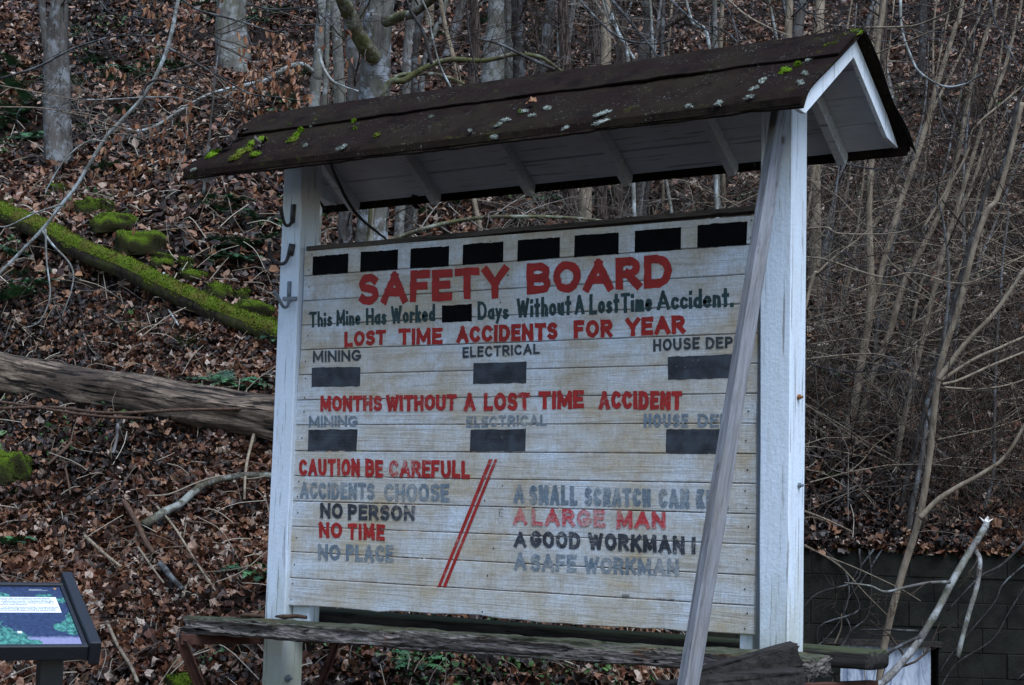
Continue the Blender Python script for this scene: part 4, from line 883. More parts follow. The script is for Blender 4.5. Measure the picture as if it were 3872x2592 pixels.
def log_thing(name, label, p0, p1, w0, w1, mat, lift, k=30, n=90, rough=.06, moss=None):
    G0, G1 = ground(p0), ground(p1); r0, r1 = px2m(w0, depth(G0)) / 2, px2m(w1, depth(G1)) / 2
    u = np.linspace(-.45, 1.12, n)[:, None]; P = G0 + (G1 - G0) * u
    R = r0 + (r1 - r0) * u[:, 0]; R = np.clip(R, .02, None)
    lo, hi = P[0], P[-1]; ax = norm(P[-1] - P[0])
    # local frame: x along the log so that grain runs along it
    o = thing(name, label, 'log', G0)
    sx = norm(np.cross(ax, (0, 0, 1))); uz = np.cross(sx, ax); Mx = np.stack([ax, sx, uz], 1)
    Pl = (P + [0, 0, 0] + uz * (R[:, None] * lift) - G0) @ Mx
    Pl[:, 2] += .04 * vnoise(u[:, 0] * 6, 2.0, 4); Pl[:, 1] += .05 * vnoise(u[:, 0] * 5, 7.0, 4)
    mb = MB(); V = tube(mb, Pl, R, k, rough=rough)
    b = mb.build('trunk', M[mat], o, True, org=np.zeros(3)); b.matrix_local = Matrix(Mx.tolist()).to_4x4()
    if moss:
        mb = MB(); cnt = moss; ai = rng.uniform(0, n - 1.01, cnt); bi = rng.uniform(0, k, cnt); i0 = ai.astype(int); b0 = bi.astype(int) % k; fa = (ai - i0)[:, None]
        Q = V[i0, b0] * (1 - fa) + V[i0 + 1, b0] * fa + (V[i0, (b0 + 1) % k] - V[i0, b0]) * (bi - bi.astype(int))[:, None]
        Cn = Pl[i0] * (1 - fa) + Pl[i0 + 1] * fa; Nn = Q - Cn; Nn /= np.linalg.norm(Nn, axis=1)[:, None]
        keep = Nn[:, 2] + .45 * vnoise(ai * .35, bi * .4, 3) * 2 > .12
        # a skin of moss under the blades
        Vm = Pl[:, None] + (V - Pl[:, None]) * 1.03; msk = ((V - Pl[:, None]) / R[:, None, None])[..., 2] > .05
        ii, jj = np.meshgrid(np.arange(n - 1), np.arange(k), indexing='ij'); F = np.stack([ii * k + jj, ii * k + (jj + 1) % k, (ii + 1) * k + (jj + 1) % k, (ii + 1) * k + jj], -1)
        F = F[msk[:-1] & msk[1:] & np.roll(msk, -1, 1)[:-1]]
        mb.add(Vm.reshape(-1, 3), F, .35)
        fuzz(mb, Q[keep], Nn[keep], .026, .0055); m_ = mb.build('moss', M['moss'], o, True, org=np.zeros(3)); m_.matrix_local = Matrix(Mx.tolist()).to_4x4()
    return o
log_thing('mossy_log', 'long fallen log carpeted with bright green moss running down the slope', D(0, 512), D(620, 793), 80, 82, 'mosslogbark', 1.05, moss=26000)
log_thing('bare_log', 'thick bare grey fallen log lying below the mossy log', D(0, 905), D(610, 1022), 168, 185, 'barelog', 1.0, rough=.16)
for pts, lab in (([(0, 935), (120, 932), (250, 945), (420, 938), (560, 935), (640, 925)], 'dark vine lying along the underside of the bare log'), ([(-10, 918), (60, 928), (200, 950), (330, 958)], 'short dark vine looped below the left part of the bare log')):
    P = smooth_path([at(D(*p), depth(ground(D(*p))) - .55) for p in pts], 40); mb = MB(); tube(mb, P, .013, 6, rough=.1)
    tag(mb.build('vine', M['twigbark'], None, True, org=P[0]), lab, 'vine')
stones = [((130, 435), 48, 26, 'small flat mossy stone highest of the row under the split tree'), ((205, 472), 70, 34, 'dark green mossy stone left of the twin uphill pair'), ((243, 474), 40, 34, 'bright mossy block stone beside the dark one at the top of the row'),
          ((262, 508), 110, 40, 'long bright mossy stone third down the row'), ((325, 552), 122, 50, 'biggest square mossy stone in the middle of the row'), ((375, 597), 64, 34, 'round mossy stone with grass stalks over it'), ((425, 602), 40, 30, 'brownish mossy stone half hidden in litter'),
          ((445, 630), 70, 26, 'low mossy stone just above the mossy log'), ((500, 668), 76, 42, 'dark mossy stone near the log, left of a bright one'), ((553, 678), 44, 34, 'bright round mossy stone above the log'), ((580, 712), 110, 42, 'long mossy stone close to the white post'), ((612, 742), 56, 32, 'mossy stone lowest of the row touching the white post in view'),
          ((22, 1072), 105, 75, 'bright yellow green mossy hummock at the left edge'), ((420, 1562), 90, 44, 'olive mossy stone at the bottom edge beside the rusty bench leg')]
for k_, ((x, y), w_, h_, lab) in enumerate(stones):
    P = ground(D(x, y + h_ * .4)); t_ = depth(P); rx = px2m(w_ * 1.65, t_) * .45; rz = px2m(h_ * 1.65, t_) * .75
    mb = MB(); blob(mb, (0, 0, 0), (rx, rx * .75, rz), -PAN + rng.uniform(-.15, .15), 20, 32, .20, 50 + k_, -.6, 700, .016, boxy=.55)
    o = mb.build('mossy_stone', M['moss_stone'], None, True); o.location = [float(v) for v in P + np.array([0, 0, rz * .15])]
    tag(o, lab, 'stone', 'mossy stones on the slope')

# ------------------------------------------------------------------ leaf litter
M['litter'] = m_leaf('leaf_litter', [(0., (.004, .002, .0014)), (.30, (.015, .0056, .0029)), (.52, (.056, .0185, .0085)), (.74, (.17, .060, .028)), (.90, (.33, .165, .088)), (1., (.54, .42, .34))], .5, .35)
def leaf_template(kind):
    if kind == 0:      # lobed
        o = [(0, -.1), (.2, .0), (.44, .06), (.42, .28), (.56, .52), (.36, .62), (.24, .80), (.0, 1.0), (-.26, .78), (-.34, .6), (-.54, .54), (-.43, .26), (-.42, .04), (-.2, .02)]
        V = np.array([(0, .42)] + o); n = len(o); F = np.array([[0, 1 + k_, 1 + (k_ + 1) % n] for k_ in range(n)])
    else:
        V = np.array([(0, 0), (.30, .3), (.26, .7), (0, 1.05), (-.28, .66), (-.30, .28)]); F = np.array([[0, 1, 2, 3], [0, 3, 4, 5]])
    return V, F
def scatter(mb, s, l, kind, size, lift, tone, tilt=.55):
    n = len(s); V0, F0 = leaf_template(kind); m_ = len(V0)
    V0 = V0 - [0, .45]
    sz = size * np.clip(rng.lognormal(0, .32, n), .45, 1.65)
    c1 = rng.normal(0, 1.7, n)[:, None]; c2 = rng.normal(0, .9, n)[:, None]; tw = rng.normal(0, .8, n)[:, None]
    X = V0[None, :, 0] * rng.uniform(.7, 1.1, n)[:, None]; Y = np.broadcast_to(V0[None, :, 1], X.shape)
    Z = c1 * (X ** 2) * 1.3 + c2 * (Y ** 2) * .7 + tw * X * Y + .17 * rng.normal(0, 1, (n, m_)) * (np.abs(X) > .15)
    Z = np.clip(Z, -.45, .45)
    L = np.stack([X, Y, Z], -1) * sz[:, None, None]
    # frames from terrain normal + random tilt
    e = .05; h0 = height_sl(s, l); hs = (height_sl(s + e, l) - h0) / e; hl = (height_sl(s, l + e) - h0) / e
    hs = np.clip(hs, -1.2, 1.2); hl = np.clip(hl, -1, 1)
    nx = -hs * FH[0] - hl * RH[0]; ny = -hs * FH[1] - hl * RH[1]
    N_ = np.stack([nx, ny, np.ones(n)], 1); N_ /= np.linalg.norm(N_, axis=1)[:, None]
    N_ += rng.normal(0, tilt, (n, 3)); N_ /= np.linalg.norm(N_, axis=1)[:, None]
    A_ = np.cross(N_, rng.normal(0, 1, (n, 3))); A_ /= np.linalg.norm(A_, axis=1)[:, None]; B_ = np.cross(N_, A_)
    P = np.stack([CAM[0] + s * FH[0] + l * RH[0], CAM[1] + s * FH[1] + l * RH[1], h0 + lift], 1)
    W_ = P[:, None] + L[..., :1] * A_[:, None] + L[..., 1:2] * B_[:, None] + L[..., 2:] * N_[:, None]
    F = (np.arange(n)[:, None, None] * m_ + F0[None]).reshape(-1, F0.shape[1])
    mb.add(W_.reshape(-1, 3), F, np.repeat(tone, m_))
def litter_tones(s, l, n):
    base = .42 + .55 * vnoise(s * .6, l * .6, 21) + .25 * vnoise(s * 2.0, l * 2.0, 22)
    t = base + rng.normal(0, .24, n); pale = rng.random(n) < .17; t[pale] = rng.uniform(.78, 1.0, pale.sum()); return np.clip(t, 0, 1)
def sample_area(n, s0, s1, keep):
    out_s, out_l = [], []
    tot = 0
    while tot < n:
        s = rng.uniform(s0, s1, n); l = rng.uniform(-1, 1, n) * (.36 * s + 1.6)
        wgt = (.36 * s + 1.6) / (.36 * s1 + 1.6); k_ = (rng.random(n) < wgt) & keep(s, l); out_s.append(s[k_]); out_l.append(l[k_]); tot += k_.sum()
    return np.concatenate(out_s)[:n], np.concatenate(out_l)[:n]
def patchy(s, l):
    bare = (vnoise(s * .8, l * .8, 31) + .6 * vnoise(s * 2.1, l * 2.1, 32) < -.17) & (rng.random(len(s)) < .8)
    if True:
        pass
    court = (l > 1.5) & (s < 13.9)
    return (~court | (rng.random(len(s)) < .35)) & ~bare
mb = MB()
s, l = sample_area(76000, 8.6, 16.5, patchy); scatter(mb, s, l, 0, .070, rng.uniform(0, .06, len(s)), litter_tones(s, l, len(s)), .75)
s, l = sample_area(80000, 8.6, 16.5, patchy); scatter(mb, s, l, 1, .066, rng.uniform(0, .045, len(s)), litter_tones(s, l, len(s)) * .85)
s, l = sample_area(140000, 16.2, 34, patchy); scatter(mb, s, l, 1, .098, rng.uniform(0, .06, len(s)), litter_tones(s, l, len(s)), .65)
s, l = sample_area(6000, 2.0, 8.6, patchy); scatter(mb, s, l, 0, .085, rng.uniform(0, .03, len(s)), litter_tones(s, l, len(s)))
lw = rng.uniform(1.7, 8, 2600); sw_ = rng.uniform(WALL_S - .03, WALL_S + .2, 2600); scatter(mb, sw_, lw, 0, .07, np.where(sw_ < WALL_S + .15, WALL_T - .03 - height_sl(sw_, lw), 0) + rng.uniform(0, .05, 2600), litter_tones(lw, lw, 2600), .7)
tag(mb.build('leaf_litter', M['litter'], None, False), 'brown curled dead leaves carpeting the slope', 'leaf litter', None, 'stuff')
mb = MB(); M['weed'] = m_leaf('weed_green', [(0., (.012, .04, .014)), (.6, (.045, .12, .03)), (1., (.12, .22, .06))], .5, .3)
s, l = sample_area(30000, 8.8, 26, patchy); kp = vnoise(s * .9, l * .9, 61) + .7 * vnoise(s * 2.6, l * 2.6, 62) > .30; s, l = s[kp], l[kp]; scatter(mb, s, l, 1, .05, rng.uniform(.03, .10, len(s)), np.clip(rng.normal(.5, .3, len(s)), 0, 1), .6)
s = rng.normal(10.6, .45, 1500); l = rng.uniform(-2.2, 1.0, 1500); kp = vnoise(s * 1.6, l * 1.6, 64) > .02; s, l = s[kp], l[kp]; scatter(mb, s, l, 1, .04, rng.uniform(.03, .09, len(s)), np.clip(rng.normal(.55, .3, len(s)), 0, 1), .6)
tag(mb.build('weeds', M['weed'], None, False), 'small green weeds and ivy coming up through the dead leaves', 'weeds', None, 'stuff')
# straws and small sticks
M['straw'] = m_leaf('dry_straw', [(0., (.05, .035, .025)), (.5, (.20, .15, .10)), (1., (.55, .48, .38))], .6, .3)
mb = MB()
for k_ in range(3600):
    s_ = rng.uniform(9.2, 22); l_ = rng.uniform(-1, 1) * (.36 * s_ + .8)
    if l_ > 1.5 and s_ < 13.8: continue
    P0 = SL(s_, l_, height_sl(s_, l_) + .05); a_ = rng.uniform(0, 6.28); Ls = rng.uniform(.08, .5); el = abs(rng.normal(.15, .35))
    d_ = np.array([math.cos(a_) * math.cos(el), math.sin(a_) * math.cos(el), 0]); P1 = P0 + d_ * Ls; P1[2] = height(P1[0], P1[1]) + .07 + Ls * math.sin(el) * .7
    Pm = (P0 + P1) / 2 + rng.normal(0, .035, 3) * Ls * 2 + [0, 0, .02]
    tube(mb, smooth_path([P0, Pm, P1], 6), rng.uniform(.0016, .0046) * (1 + (s_ > 15) * .5), 4, np.clip(rng.normal(.5, .3), 0, 1), caps=False)
tag(mb.build('fallen_twigs', M['straw'], None, True), 'pale straws and thin sticks strewn over the leaf litter', 'twigs', None, 'stuff')

# ------------------------------------------------------------------ ferns and grass
M['fern'] = m_leaf('fern_green', [(0., (.016, .06, .030)), (.5, (.055, .17, .075)), (1., (.13, .33, .12))], .55, .3)
M['grass'] = m_leaf('grass_green', [(0., (.012, .03, .008)), (.6, (.04, .085, .018)), (1., (.16, .15, .06))], .55, .3)
def fern_mesh(nf, Lf, seed):
    r_ = np.random.default_rng(seed); mb = MB()
    for k_ in range(nf):
        az = k_ * 2 * math.pi / nf + r_.normal(0, .25); L_ = Lf * r_.uniform(.65, 1.1); n = 22; t = np.linspace(0, 1, n)
        el = r_.uniform(.35, .9); x = L_ * t * math.cos(el) ; z = L_ * (math.sin(el) * t - .75 * t ** 2 * math.sin(el))
        P = np.stack([x * math.cos(az), x * math.sin(az), z + .02], 1); d = np.gradient(P, axis=0); d /= np.linalg.norm(d, axis=1)[:, None]
        side = np.array([-math.sin(az), math.cos(az), 0]); tone = np.clip(r_.normal(.5, .25), 0, 1)
        tube(mb, P, .0035, 3, tone * .5, caps=False)
        for i_ in range(2, n):
            ll = L_ * .17 * math.sin(math.pi * min(1, .12 + .88 * t[i_])) ** .7 * (1.05 - .6 * t[i_]) + .008
            for sg in (-1, 1):
                b0 = P[i_]; tip = b0 + side * sg * ll + d[i_] * ll * .35 + [0, 0, r_.normal(0, .006)]; w_ = d[i_] * L_ / n * .46
                mb.add([b0 - w_, b0 + w_, tip + w_ * .4, tip - w_ * .3], np.array([[0, 1, 2, 3]]), np.clip(tone + r_.normal(0, .1), 0, 1))
    return mb
ferns = [(35, 270, 1.5, 'large dark fern clump at the left edge uphill of the split tree'), (25, 160, 1.1, 'dark fern by the left edge near the top'), (70, 330, 1.1, 'fern just left of the split tree base'), (545, 25, 1.0, 'fern at the top left of the big peeling trunk'), (175, 200, 1.0, 'fern right of the split tree high on the slope'),
         (290, 170, 1.0, 'fern under the leaning pale sapling'), (350, 165, 1.0, 'fern in the middle upper slope below the dark twig'), (410, 170, .8, 'fern left of the russet beech leaves'), (255, 195, .9, 'fern behind the leaning sapling'), (635, 235, 1.0, 'green fern above the roof near the pale bent branch'), (670, 245, .8, 'fern next to the thin twin trunks'),
         (235, 395, .7, 'fern uphill of the mossy block stones'), (510, 490, .9, 'fern at middle of slope left of the post'), (480, 465, .7, 'smaller fern uphill left of the post'), (585, 520, 1.0, 'fern close to the left post at hook height'), (548, 605, .9, 'fern below the post hook fern'), (500, 600, .7, 'fern left of the mossy stone row end'),
         (45, 690, .9, 'dark fern under the mossy log at left'), (10, 700, 1.1, 'fern cut by the left edge below the mossy log'), (90, 660, .7, 'small fern just under the mossy log'), (620, 790, .7, 'fern leaning on the lower end of the mossy log'), (530, 890, .9, 'fern just above the bare log near the post'), (560, 905, .8, 'fern on top of the bare log end'),
         (600, 1330, .9, 'fern against the left post near the bench'), (690, 1190, .5, 'hidden'), (20, 1260, .9, 'fern at left above the information panel'), (950, 1530, .7, 'fern under the bench in the middle'), (1650, 20, .6, 'fern high between the trunks above the roof'), (1060, 470, .8, 'fern seen through the gap under the roof'), (960, 500, .7, 'fern in the gap left part behind the board'), (1900, 1105, .5, 'bright fern at the foot of the saplings'), (2170, 960, .6, 'fern among the saplings at right')]
exf = [(60, 240, 1.2), (15, 215, 1.3), (5, 300, 1.3), (100, 190, .8), (215, 150, .9), (270, 175, 1.0), (320, 185, .9), (390, 160, .9), (450, 20, 1.1), (500, 40, .9), (560, 55, .9), (605, 60, 1.0), (690, 180, .9), (635, 40, 1.0), (285, 270, .8), (200, 300, .7), (760, 90, .9), (650, 265, .7), (530, 470, .8), (560, 575, .9), (610, 560, .8), (505, 560, .6), (60, 640, .7), (30, 590, .8), (480, 900, .7), (1010, 90, .9), (1110, 60, .8), (1250, 90, .9), (1400, 130, .9), (1480, 30, .8), (1250, 470, .8), (1350, 460, .8), (1160, 510, .6), (1700, 460, .6), (1900, 560, .8), (2250, 640, .7), (2080, 700, .6)]
wheres = ['left edge of the upper slope', 'upper left slope', 'slope above the roof', 'slope left of the post', 'slope seen under the roof', 'slope at right']
for x, y, sz in exf: ferns.append((x, y, sz, None))
fm = {}
for k_, (x, y, sz, lab) in enumerate(ferns):
    if lab == 'hidden': continue
    v_ = k_ % 4
    P = ground(D(x, y)); 
    if v_ not in fm: o = fern_mesh(9 + v_ * 2, .36, 70 + v_).build('fern', M['fern'], None, False); fm[v_] = o
    else: o = fm[v_].copy(); COL.objects.link(o)
    o.location = [float(q_) for q_ in P]; sc_ = sz * 1.25; o.scale = (sc_, sc_, sc_); o.rotation_euler = (0.25 * math.sin(k_), .5 * FH[0] * 0, rng.uniform(0, 6.28)); tag(o, lab or 'small dark green fern growing through the dead leaves on the slope', 'fern', 'ferns on the slope' if lab else 'small ferns scattered over the slope')
def grass_tuft(P, n, L_, lab, tn=(.1, .8)):
    mb = MB()
    for k_ in range(n):
        az = rng.uniform(0, 6.28); el = rng.uniform(.4, 1.4); t = np.linspace(0, 1, 6); l_ = L_ * rng.uniform(.5, 1.1); r0 = rng.uniform(0, .08)
        x = r0 + l_ * t * math.cos(el); z = l_ * (t * math.sin(el) - .55 * t ** 2); c_ = np.stack([x * math.cos(az), x * math.sin(az), z], 1); sd_ = np.array([-math.sin(az), math.cos(az), 0]) * .004
        wv = (1 - t * .9)[:, None]; V = np.concatenate([c_ - sd_ * wv, c_ + sd_ * wv]); mb.add(V, np.array([[i_, i_ + 1, 7 + i_, 6 + i_] for i_ in range(5)]), np.clip(rng.uniform(*tn), 0, 1))
    o = mb.build('grass_tuft', M['grass'], None, False); o.location = [float(q_) for q_ in P]; tag(o, lab, 'grass')
grass_tuft(ground(D(430, 800)), 160, .42, 'dark green grass tuft spilling over between the two logs'); grass_tuft(ground(D(445, 1345)), 90, .2, 'small yellow green grass tuft left of the post above the bench', (.4, 1)); grass_tuft(ground(D(405, 295)), 70, .3, 'thin grass tuft below the pale bent branch')
grass_tuft(ground(D(1230, 1540)), 110, .2, 'green grass tuft under the middle of the bench'); grass_tuft(ground(D(820, 1535)), 80, .16, 'short green weeds under the bench near the left post')
grass_tuft(ground(D(390, 885)), 90, .3, 'straw coloured grass below the dark green tuft', (.7, 1))

# ------------------------------------------------------------------ trees
M['bk_grey'] = m_bark('grey_bark', (.055, .047, .040), (.155, .14, .128), (.22, .225, .235), .35, 9, .0)
M['bk_pale'] = m_bark('pale_bark', (.085, .077, .069), (.21, .197, .184), (.31, .315, .32), .5, 7, .25)
M['bk_syc'] = m_bark('sycamore_bark', (.06, .055, .045), (.16, .15, .135), (.33, .35, .39), .6, 6, .1, .012)
M['bk_brown'] = m_bark('cedar_bark', (.055, .038, .030), (.16, .115, .095), None, .06, 26, .0, .02, True)
M['bk_dark'] = m_bark('dark_bark', (.022, .019, .018), (.065, .058, .054), (.14, .145, .15), .4, 20, .0, .01)
M['bk_tan'] = m_bark('tan_sapling_bark', (.13, .097, .066), (.32, .255, .185), None, .4, 14, .0, .006)
M['bk_lich'] = m_bark('lichen_twig_bark', (.13, .125, .11), (.29, .285, .26), (.46, .50, .51), .5, 12, .0, .008)
M['bk_mossy'] = m_bark('mossy_limb_bark', (.045, .038, .024), (.12, .10, .06), (.26, .26, .22), .5, 10, .5, .012)
M['bk_rot'] = m_bark('rotten_branch_bark', (.03, .024, .02), (.13, .11, .09), (.30, .31, .29), .3, 22, .2, .012)
M['twig'] = m_bark('bare_twig_bark', (.018, .0115, .0085), (.075, .050, .036), None, .4, 20, .0, .004)
M['twig_pale'] = m_bark('pale_twig_bark', (.10, .085, .07), (.24, .21, .18), None, .4, 20, .0, .004)
M['beech'] = m_leaf('russet_leaf', [(0., (.12, .035, .012)), (.5, (.28, .10, .04)), (1., (.42, .22, .11))], .5, .3)

def grow(out, p, d, L_, r0, lev, up=.15, wander=.16, kids=3, rr=None, fork=.55):
    rr = rr or rng; n = 7; P = [np.asarray(p, float)]; d = norm(d)
    for _ in range(n - 1):
        d = norm(d + rr.normal(0, wander, 3) + np.array([0, 0, up * .15])); P.append(P[-1] + d * L_ / (n - 1))
    P = np.array(P); out.append((P, np.linspace(r0, r0 * .3, n)))
    if lev > 0:
        for _ in range(kids):
            i_ = rr.integers(1, n - 1); dd_ = norm(P[i_ + 1] - P[i_]); s_ = norm(np.cross(dd_, rr.normal(0, 1, 3))); a_ = rr.uniform(.5, 1.15)
            grow(out, P[i_], dd_ * math.cos(a_) + s_ * math.sin(a_), L_ * rr.uniform(.35, .65), max(r0 * (1 - .7 * i_ / n) * fork, .0022), lev - 1, up, wander, kids, rr, fork)
def tubes(mb, out, k=5):
    for P, R in out: tube(mb, P, R, k if R[0] > .006 else 4, rng.uniform(.2, .8), caps=False)
def wpts(pts, t): return [at(p, t_) for p, t_ in zip(pts, np.linspace(t[0], t[1], len(pts)))] if isinstance(t, tuple) else [at(p, t) for p in pts]
def tree(name, label, stems, t, mat, branches=(), twigs=0, twl=.9, foot=True, top=2.5, rough=.06, cat='tree', group=None, tmat='twig', moss_base=0, extend=True, k=16, lev=2):
    """stems: list of (points, width0, width1) from the bottom up in photo pixels, at depth t"""
    P0 = wpts(stems[0][0], t)[0]; base = np.array([P0[0], P0[1], height(P0[0], P0[1])])
    root = thing(name, label, cat, base, group); paths = []
    for si, (pts, w0, w1) in enumerate(stems):
        P = wpts(pts, t); R = [px2m(w0, depth(P[0])) / 2, px2m(w1, depth(P[-1])) / 2]
        tt = list(np.linspace(0, 1, len(P)))
        if si == 0 and foot:
            dn = P[0] + (P[0] - P[1]) / max(abs(P[0][2] - P[1][2]), .1) * max(P[0][2] - height(P[0][0], P[0][1]) + .7, .6) * np.array([.5, .5, 1])
            if P[0][2] - dn[2] > .05: P = [dn] + P; tt = [-.001 - (P[1][2] - dn[2]) / max(P[-1][2] - P[1][2], .3)] + tt
        if extend and pts[-1][1] < 30:
            e_ = norm(P[-1] - P[-2]); P = P + [P[-1] + (e_ * .6 + np.array([0, 0, .4])) * top]; tt = tt + [1 + top / 2.5]
        rad = np.interp(tt, [min(tt[0], 0), 0, 1, max(1.0001, tt[-1])], [R[0] * 1.12, R[0], R[1], R[1] * .7])
        n = 12 + 8 * len(P); Q = smooth_path(P, n); Rr = np.interp(np.linspace(0, len(P) - 1, n), np.arange(len(P)), rad)
        if si == 0 and foot and not moss_base is None: Rr[:4] *= np.array([1.35, 1.22, 1.12, 1.04])
        mb = MB(); tube(mb, Q, Rr, k if R[0] > .03 else 8, rough=rough); mb.build('trunk' if si == 0 else 'stem', M[mat], root, True); paths.append((Q, Rr))
    for pts, w0, w1, tb, bm in branches:
        P = wpts(pts, tb); n = 10 + 6 * len(P); Q = smooth_path(P, n); Rr = np.linspace(px2m(w0, depth(P[0])) / 1.6, px2m(w1, depth(P[-1])) / 1.5, n)
        mb = MB(); tube(mb, Q, Rr, 9, rough=.08); mb.build('branch', M[bm or mat], root, True); paths.append((Q, Rr))
    if twigs:
        out = []
        for _ in range(twigs):
            Q, Rr = paths[rng.integers(len(paths))]; i_ = rng.integers(2, len(Q) - 1); dd_ = norm(Q[i_] - Q[i_ - 1]); s_ = norm(np.cross(dd_, rng.normal(0, 1, 3))); a_ = rng.uniform(.5, 1.2)
            grow(out, Q[i_], dd_ * math.cos(a_) + s_ * math.sin(a_), twl * rng.uniform(.5, 1.3), min(Rr[i_] * .45, .010), lev, kids=3)
        mb = MB(); tubes(mb, out); mb.build('twigs', M[tmat], root, True)
    if moss_base:
        Q, Rr = paths[0]; mb = MB(); cnt = moss_base; zz = rng.beta(1, 2.2, cnt) * min(.7, Q[-1][2] - Q[0][2]); a_ = rng.uniform(0, 6.28, cnt); ii = np.searchsorted(Q[:, 2] - Q[0][2], zz).clip(0, len(Q) - 1)
        Nn = np.stack([np.cos(a_), np.sin(a_), .3 + 0 * a_], 1); P = np.stack([Q[ii, 0], Q[ii, 1], Q[0, 2] + zz], 1) + Nn * Rr[ii][:, None] * np.array([1, 1, 0]); kp = vnoise(a_ * 1.3, zz * 4, 5) + .35 - zz > 0
        fuzz(mb, P[kp], Nn[kp], .035, .009); mb.build('moss', M['moss'], root, True)
    return root
g0 = depth(ground(D(132, 372)))
tree('split_tree', 'double grey brown trunk split down its middle with a mossy foot', [([R1(395, 1090), R1(375, 700), R1(365, 350), R1(395, -40)], 105, 78 * .55), ([R1(440, 1050), R1(432, 600), R1(428, 300), R1(440, -40)], 62, 30)], g0, 'bk_grey', [([R1(325, 350), R1(300, 180), R1(280, -20)], 26, 20, g0, None), ([R1(375, 80), R1(450, 30), R1(520, -20)], 12, 8, g0, 'bk_dark')], 6, moss_base=6000, k=22, rough=.16)
g1 = depth(ground(D(531, 150)))
tree('peeling_tree', 'stout pale trunk with flaking dark bark standing uphill, top left of centre', [([R1(1590, 440), R1(1570, 200), R1(1580, -40)], 135, 108)], g1, 'bk_pale', (), 8, k=22, rough=.14)
tree('slim_tree', 'slim grey tree carrying a long pale bent branch above the left roof end', [([R1(2135, 780), R1(2160, 500), R1(2180, 200), R1(2195, -40)], 42, 32)], 15.5, 'bk_pale',
     [([R1(2130, 490), R1(2060, 440), R1(1960, 460), R1(1800, 550), R1(1600, 600), R1(1420, 650), R1(1250, 740), R1(1080, 850), R1(960, 890), R1(840, 880)], 16, 7, (15.4, 14.2), 'bk_lich')], 8, 1.2, tmat='twig_pale')
tree('slim_tree', 'thinner pale stem close to the right of the slim bent branch tree', [([R1(2210, 720), R1(2225, 400), R1(2240, -40)], 19, 17)], 15.8, 'bk_pale', [([R1(2170, 340), R1(2200, 450), R1(2260, 545), R1(2343, 590), H5(480, 810)], 10, 4, (15.3, 14.8), 'bk_lich')], 4, group=None)
tree('sycamore_tree', 'big mottled grey tree with a thick dark limb forking left above the roof', [([D(850, 560), D(853, 480), H5(628, 800), H5(640, 450), H5(660, 150), H5(690, -40)], 128, 96)], 16.6, 'bk_syc',
     [([H5(620, 520), H5(560, 440), H5(480, 300), H5(400, 120), H5(320, -40)], 52, 40, (16.4, 15.9), 'bk_mossy'), ([H5(720, 200), H5(850, 150), H5(950, 125), H5(1050, 60), H5(1180, -30)], 34, 20, (16.4, 15.6), 'bk_mossy'), ([H5(540, 300), H5(530, 150), H5(560, -30)], 40, 34, 16.7, 'bk_syc')], 12, 1.1, k=24, rough=.09)
tree('understory_tree', 'grey trunk half hidden behind the left side of the big mottled tree', [([D(790, 560), D(790, 490), H5(440, 800), H5(420, 400), H5(395, -40)], 56, 46)], 17.3, 'bk_grey', (), 6, k=16)
tree('understory_tree', 'pale leaning trunk just right of the big mottled tree', [([D(912, 560), D(915, 480), H5(905, 800), H5(915, 420), H5(960, 150), H5(1005, -40)], 38, 32)], 17.0, 'bk_pale', (), 8, k=16)
tree('understory_tree', 'thin pale stem leaning right above the roof centre', [([H5(1040, 800), H5(1060, 550), H5(1170, 250), H5(1270, -40)], 22, 18)], 18.0, 'bk_pale', (), 5)
tree('canopy_tree', 'wide pale smooth trunk above the middle of the roof', [([D(1130, 500), H5(1670, 700), H5(1700, 300), H5(1700, -40)], 112, 58)], 19.0, 'bk_pale', (), 8, k=22)
tree('canopy_tree', 'narrow pale trunk touching the right side of the wide pale one', [([D(1168, 500), H5(1790, 700), H5(1800, -40)], 40, 34)], 19.4, 'bk_pale', (), 4)
tree('canopy_tree', 'dark rough trunk right of the wide pale one', [([D(1195, 500), H5(1905, 680), H5(1893, 300), H5(1885, -40)], 50, 40)], 19.2, 'bk_dark', (), 6)
tree('cedar_tree', 'stringy brown cedar trunk left of its twin above the roof', [([D(1305, 500), H6(95, 640), H6(75, 300), H6(70, -40)], 54, 38)], 18.2, 'bk_brown', (), 8, rough=.12)
tree('cedar_tree', 'stringy reddish cedar trunk right of its twin above the roof', [([D(1375, 500), H6(372, 600), H6(350, 300), H6(335, -40)], 50, 36)], 18.4, 'bk_brown', (), 8, rough=.12)
tree('cedar_tree', 'darker thin cedar trunk behind two lichen covered stems', [([D(1410, 480), H6(575, 560), H6(600, 200), H6(605, -40)], 44, 28)], 20.0, 'bk_brown', (), 6)
tree('understory_tree', 'leaning grey trunk with a broken brown limb above the roof', [([D(1465, 480), H6(780, 520), H6(810, 350), H6(820, 150), H6(800, -40)], 46, 30)], 20.5, 'bk_grey', [([H6(860, 330), H6(950, 250), H6(1050, 180), H6(1180, 130)], 30, 20, 20.3, 'bk_brown')], 8)
tree('lichen_sapling', 'pair of thin stems white with lichen rising leftward above the roof', [([D(1450, 480), H6(645, 545), H6(570, 330), H6(500, 130), H6(430, -40)], 16, 9), ([H6(700, 530), H6(600, 360), H6(500, 180), H6(410, -30)], 12, 7)], 15.0, 'bk_lich', (), 10, 1.0, tmat='twig_pale')
tree('lichen_sapling', 'single thin lichen stem leaning left right of the lichen pair', [([D(1640, 480), H6(1365, 430), H6(1250, 210), H6(1150, -30)], 15, 10)], 14.6, 'bk_lich', [([H6(1300, 270), H6(1380, 235), H6(1500, 280), H6(1625, 385)], 7, 4, 14.4, 'bk_dark')], 10, 1.0)
